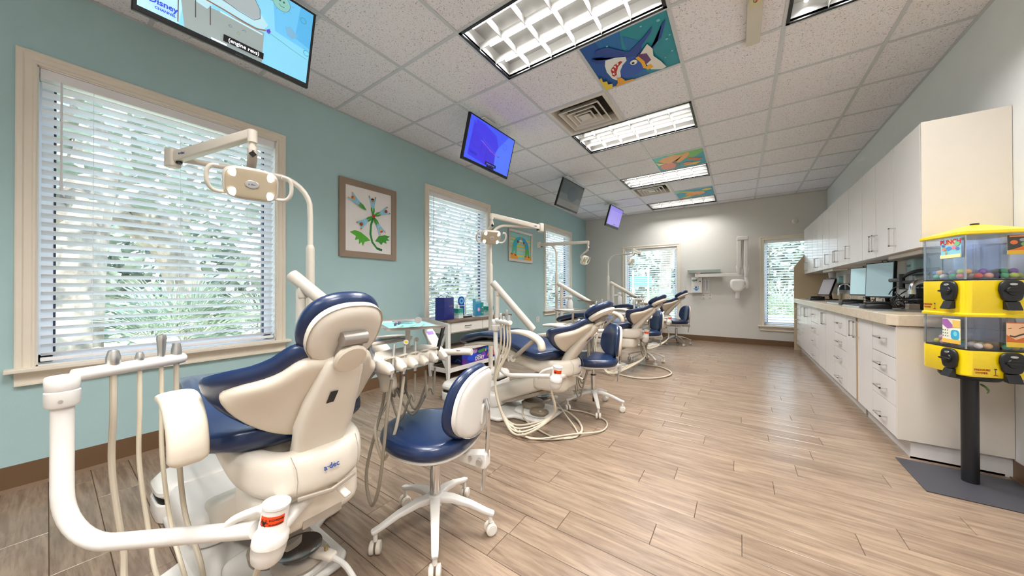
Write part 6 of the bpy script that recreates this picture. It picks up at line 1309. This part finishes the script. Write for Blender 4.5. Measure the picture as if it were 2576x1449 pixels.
art(t, (-.83, YB-.0762, 1.235), (.10, 0, 0), (0, 0, .055), [('3a6a4a', rect(.02, .5, 1, 1)), ('8a9a92', rect(.1, .1, .6, .3))]); text(t, 'PROGENY', (-.785, YB-.0775, 1.278), (1, 0, 0), (0, 0, 1), .02, INKW); text(t, 'JB-70', (-.785, YB-.0775, 1.246), (1, 0, 0), (0, 0, 1), .018, INKB)
MB().box(-.69, -.665, YB-.079, YB-.075, 1.235, 1.262).build('power_switch', mat('switch green', '1e4a30', .4), t, smooth=0)
art(t, (-.615, YB-.0148, 1.06), (.095, 0, 0), (0, 0, .235), [('a9adb4', rect(0, 0, 1, 1)), ('eceef0', rect(.04, .02, .96, .98)), ('6a6e78', rect(.46, .04, .54, .96)), ('9aa0aa', rect(.12, .05, .2, .9)), ('9aa0aa', rect(.7, .05, .78, .9))])
t = thing('wall_shelf', 'narrow grey green metal shelf above the x-ray control box', 'shelf', (-.62, YB, 1.47)); SHG = mat('grey green metal', '9aa6a0', .4); MB().box(-.915, -.315, YB-.10, YB-.001, 1.485, 1.49).box(-.89, -.315, YB-.10, YB-.096, 1.43, 1.485).build('shelf_ledge', SHG, t, smooth=0)
t = thing('pink_box', 'small pink box resting on the horizontal x-ray arm', 'box', (-.70, YB-.11, 1.402)); MB().box(-.745, -.665, YB-.145, YB-.075, 1.403, 1.425).build('carton', mat('pink card', 'e0aaa0', .5), t, smooth=0, bevel=.002)
t = thing('xray_machine', 'white wall mounted x-ray arm with folded upright arm and tube head', 'x-ray machine', (-.72, YB-.04, 1.33))
MB().box(-.79, -.70, YB-.045, YB-.001, 1.335, 1.36).cyl((-.72, YB-.11, 1.325), (-.72, YB-.11, 1.36), .03).box(-.76, -.70, YB-.11, YB-.03, 1.335, 1.35).build('wall_pivot', WPL, t, smooth=30)
MB().box(-.765, .09, YB-.14, YB-.08, 1.335, 1.402).build('horizontal_beam', WPL, t, smooth=0, bevel=.006)
for k, (xa, xb_) in enumerate(((-.04, .035), (.075, .14))):
    MB().box(xa+.03*0, xb_, YB-.20, YB-.12, 1.50, 2.08).build('folded_link', WPL, t, smooth=0, bevel=.012)
for x in (.045, .066): MB().cyl((x-.022, YB-.17, 1.48), (x+.004, YB-.17, 2.05), .006).build('spring_rod', GREYPL, t)
MB().box(-.045, .15, YB-.21, YB-.11, 2.03, 2.115).build('top_cap', WPL, t, smooth=0, bevel=.02)
MB().sweep([(-.01, YB-.16, 1.53), (-.01, YB-.16, 1.45), (.0, YB-.16, 1.40)], [.045, .04, .025], .04, side=(1, 0, 0)).sweep([(.11, YB-.16, 1.53), (.11, YB-.16, 1.46), (.105, YB-.16, 1.38), (.10, YB-.16, 1.33)], [.048, .044, .028, .026], .04, side=(1, 0, 0)).build('elbow_cover', WPL, t)
MB().cyl((.10, YB-.16, 1.395), (.10, YB-.16, 1.34), .029).build('grey_band', GREYPL, t)
MB().sweep([(.10, YB-.16, 1.33), (.115, YB-.16, 1.2), (.115, YB-.16, 1.12)], [.024, .032, .026], .035, side=(1, 0, 0)).build('drop_link', WPL, t)
MB().pillow([(-.11, .10), (-.08, .125), (0, .13), (.08, .125), (.115, .10), (.12, .04), (.115, -.03), (.085, -.085), (.045, -.12), (-.045, -.12), (-.085, -.085), (-.115, -.03), (-.12, .04)], -.06, .06, .035, frame((-.035, YB-.19, 1.15), (1, 0, 0), (0, 0, 1))).sweep([(.05, YB-.17, 1.13), (.11, YB-.165, 1.14)], .03, .035, side=(0, 1, 0)).build('tube_head', WPL, t)
MB().lathe([(.045, .02), (.038, -.01), (.036, -.12), (0, -.12)], (-.033, YB-.19, 1.03)).build('beam_cone', WPL, t)
t = thing('motion_sensor', 'small round white motion sensor high on the far wall', 'sensor', (.84, YB, 2.34)); MB().lathe([(0, 0), (.05, 0), (.052, .02), (.045, .04), (.02, .055), (0, .057)], (.84, YB-.001, 2.34), (0, -1, 0), n=28).build('dome', WPL, t); MB().pillow(ell(.02, .028, 20), 0, .01, .004, frame((.84, YB-.05, 2.325), (1, 0, 0), (0, 0, 1))).build('sensor_lens', CREAM, t)
# ceiling track near the lengthwise light
t = thing('ceiling_track', 'cream metal ceiling track with a small red and green sticker', 'ceiling track', (.085, 2.35, ZC))
MB().box(.055, .115, 1.2, 2.42, ZC-.075, ZC-.03).build('rail_cover', mat('aged cream metal', 'cfc6a0', .4), t, smooth=0, bevel=.003); MB().box(.045, .125, 1.2, 2.86, ZC-.03, ZC-.001).build('rail', mat('pale aluminium', 'cfc9bd', .4), t, smooth=0, bevel=.003)
MB().box(-.03, .045, 1.5, 2.3, ZC-.05, ZC-.001).build('side_bracket', mat('track beige', 'c6b89e', .5), t, smooth=0, bevel=.003)
art(t, (.072, 2.38, ZC-.0752), (.026, 0, 0), (0, -.05, 0), [('2a4a2a', circ(.5, .5, .5, .5, 20)), ('b9ae7a', circ(.35, .5, .25, .35, 14)), ('e8341c', circ(.72, .5, .22, .35, 14))])
MB().box(.062, .108, 1.9, 2.02, ZC-.079, ZC-.075).build('switch_plate', GREYPL, t, smooth=0)
# small hook above wall cabinets
t = tag(MB().box(1.255, 1.283, 3.60, 3.612, 2.136, 2.21).build('wire_stub', GREYPL, smooth=0), 'short grey cable stub rising from the top of the wall cabinets', 'cable')
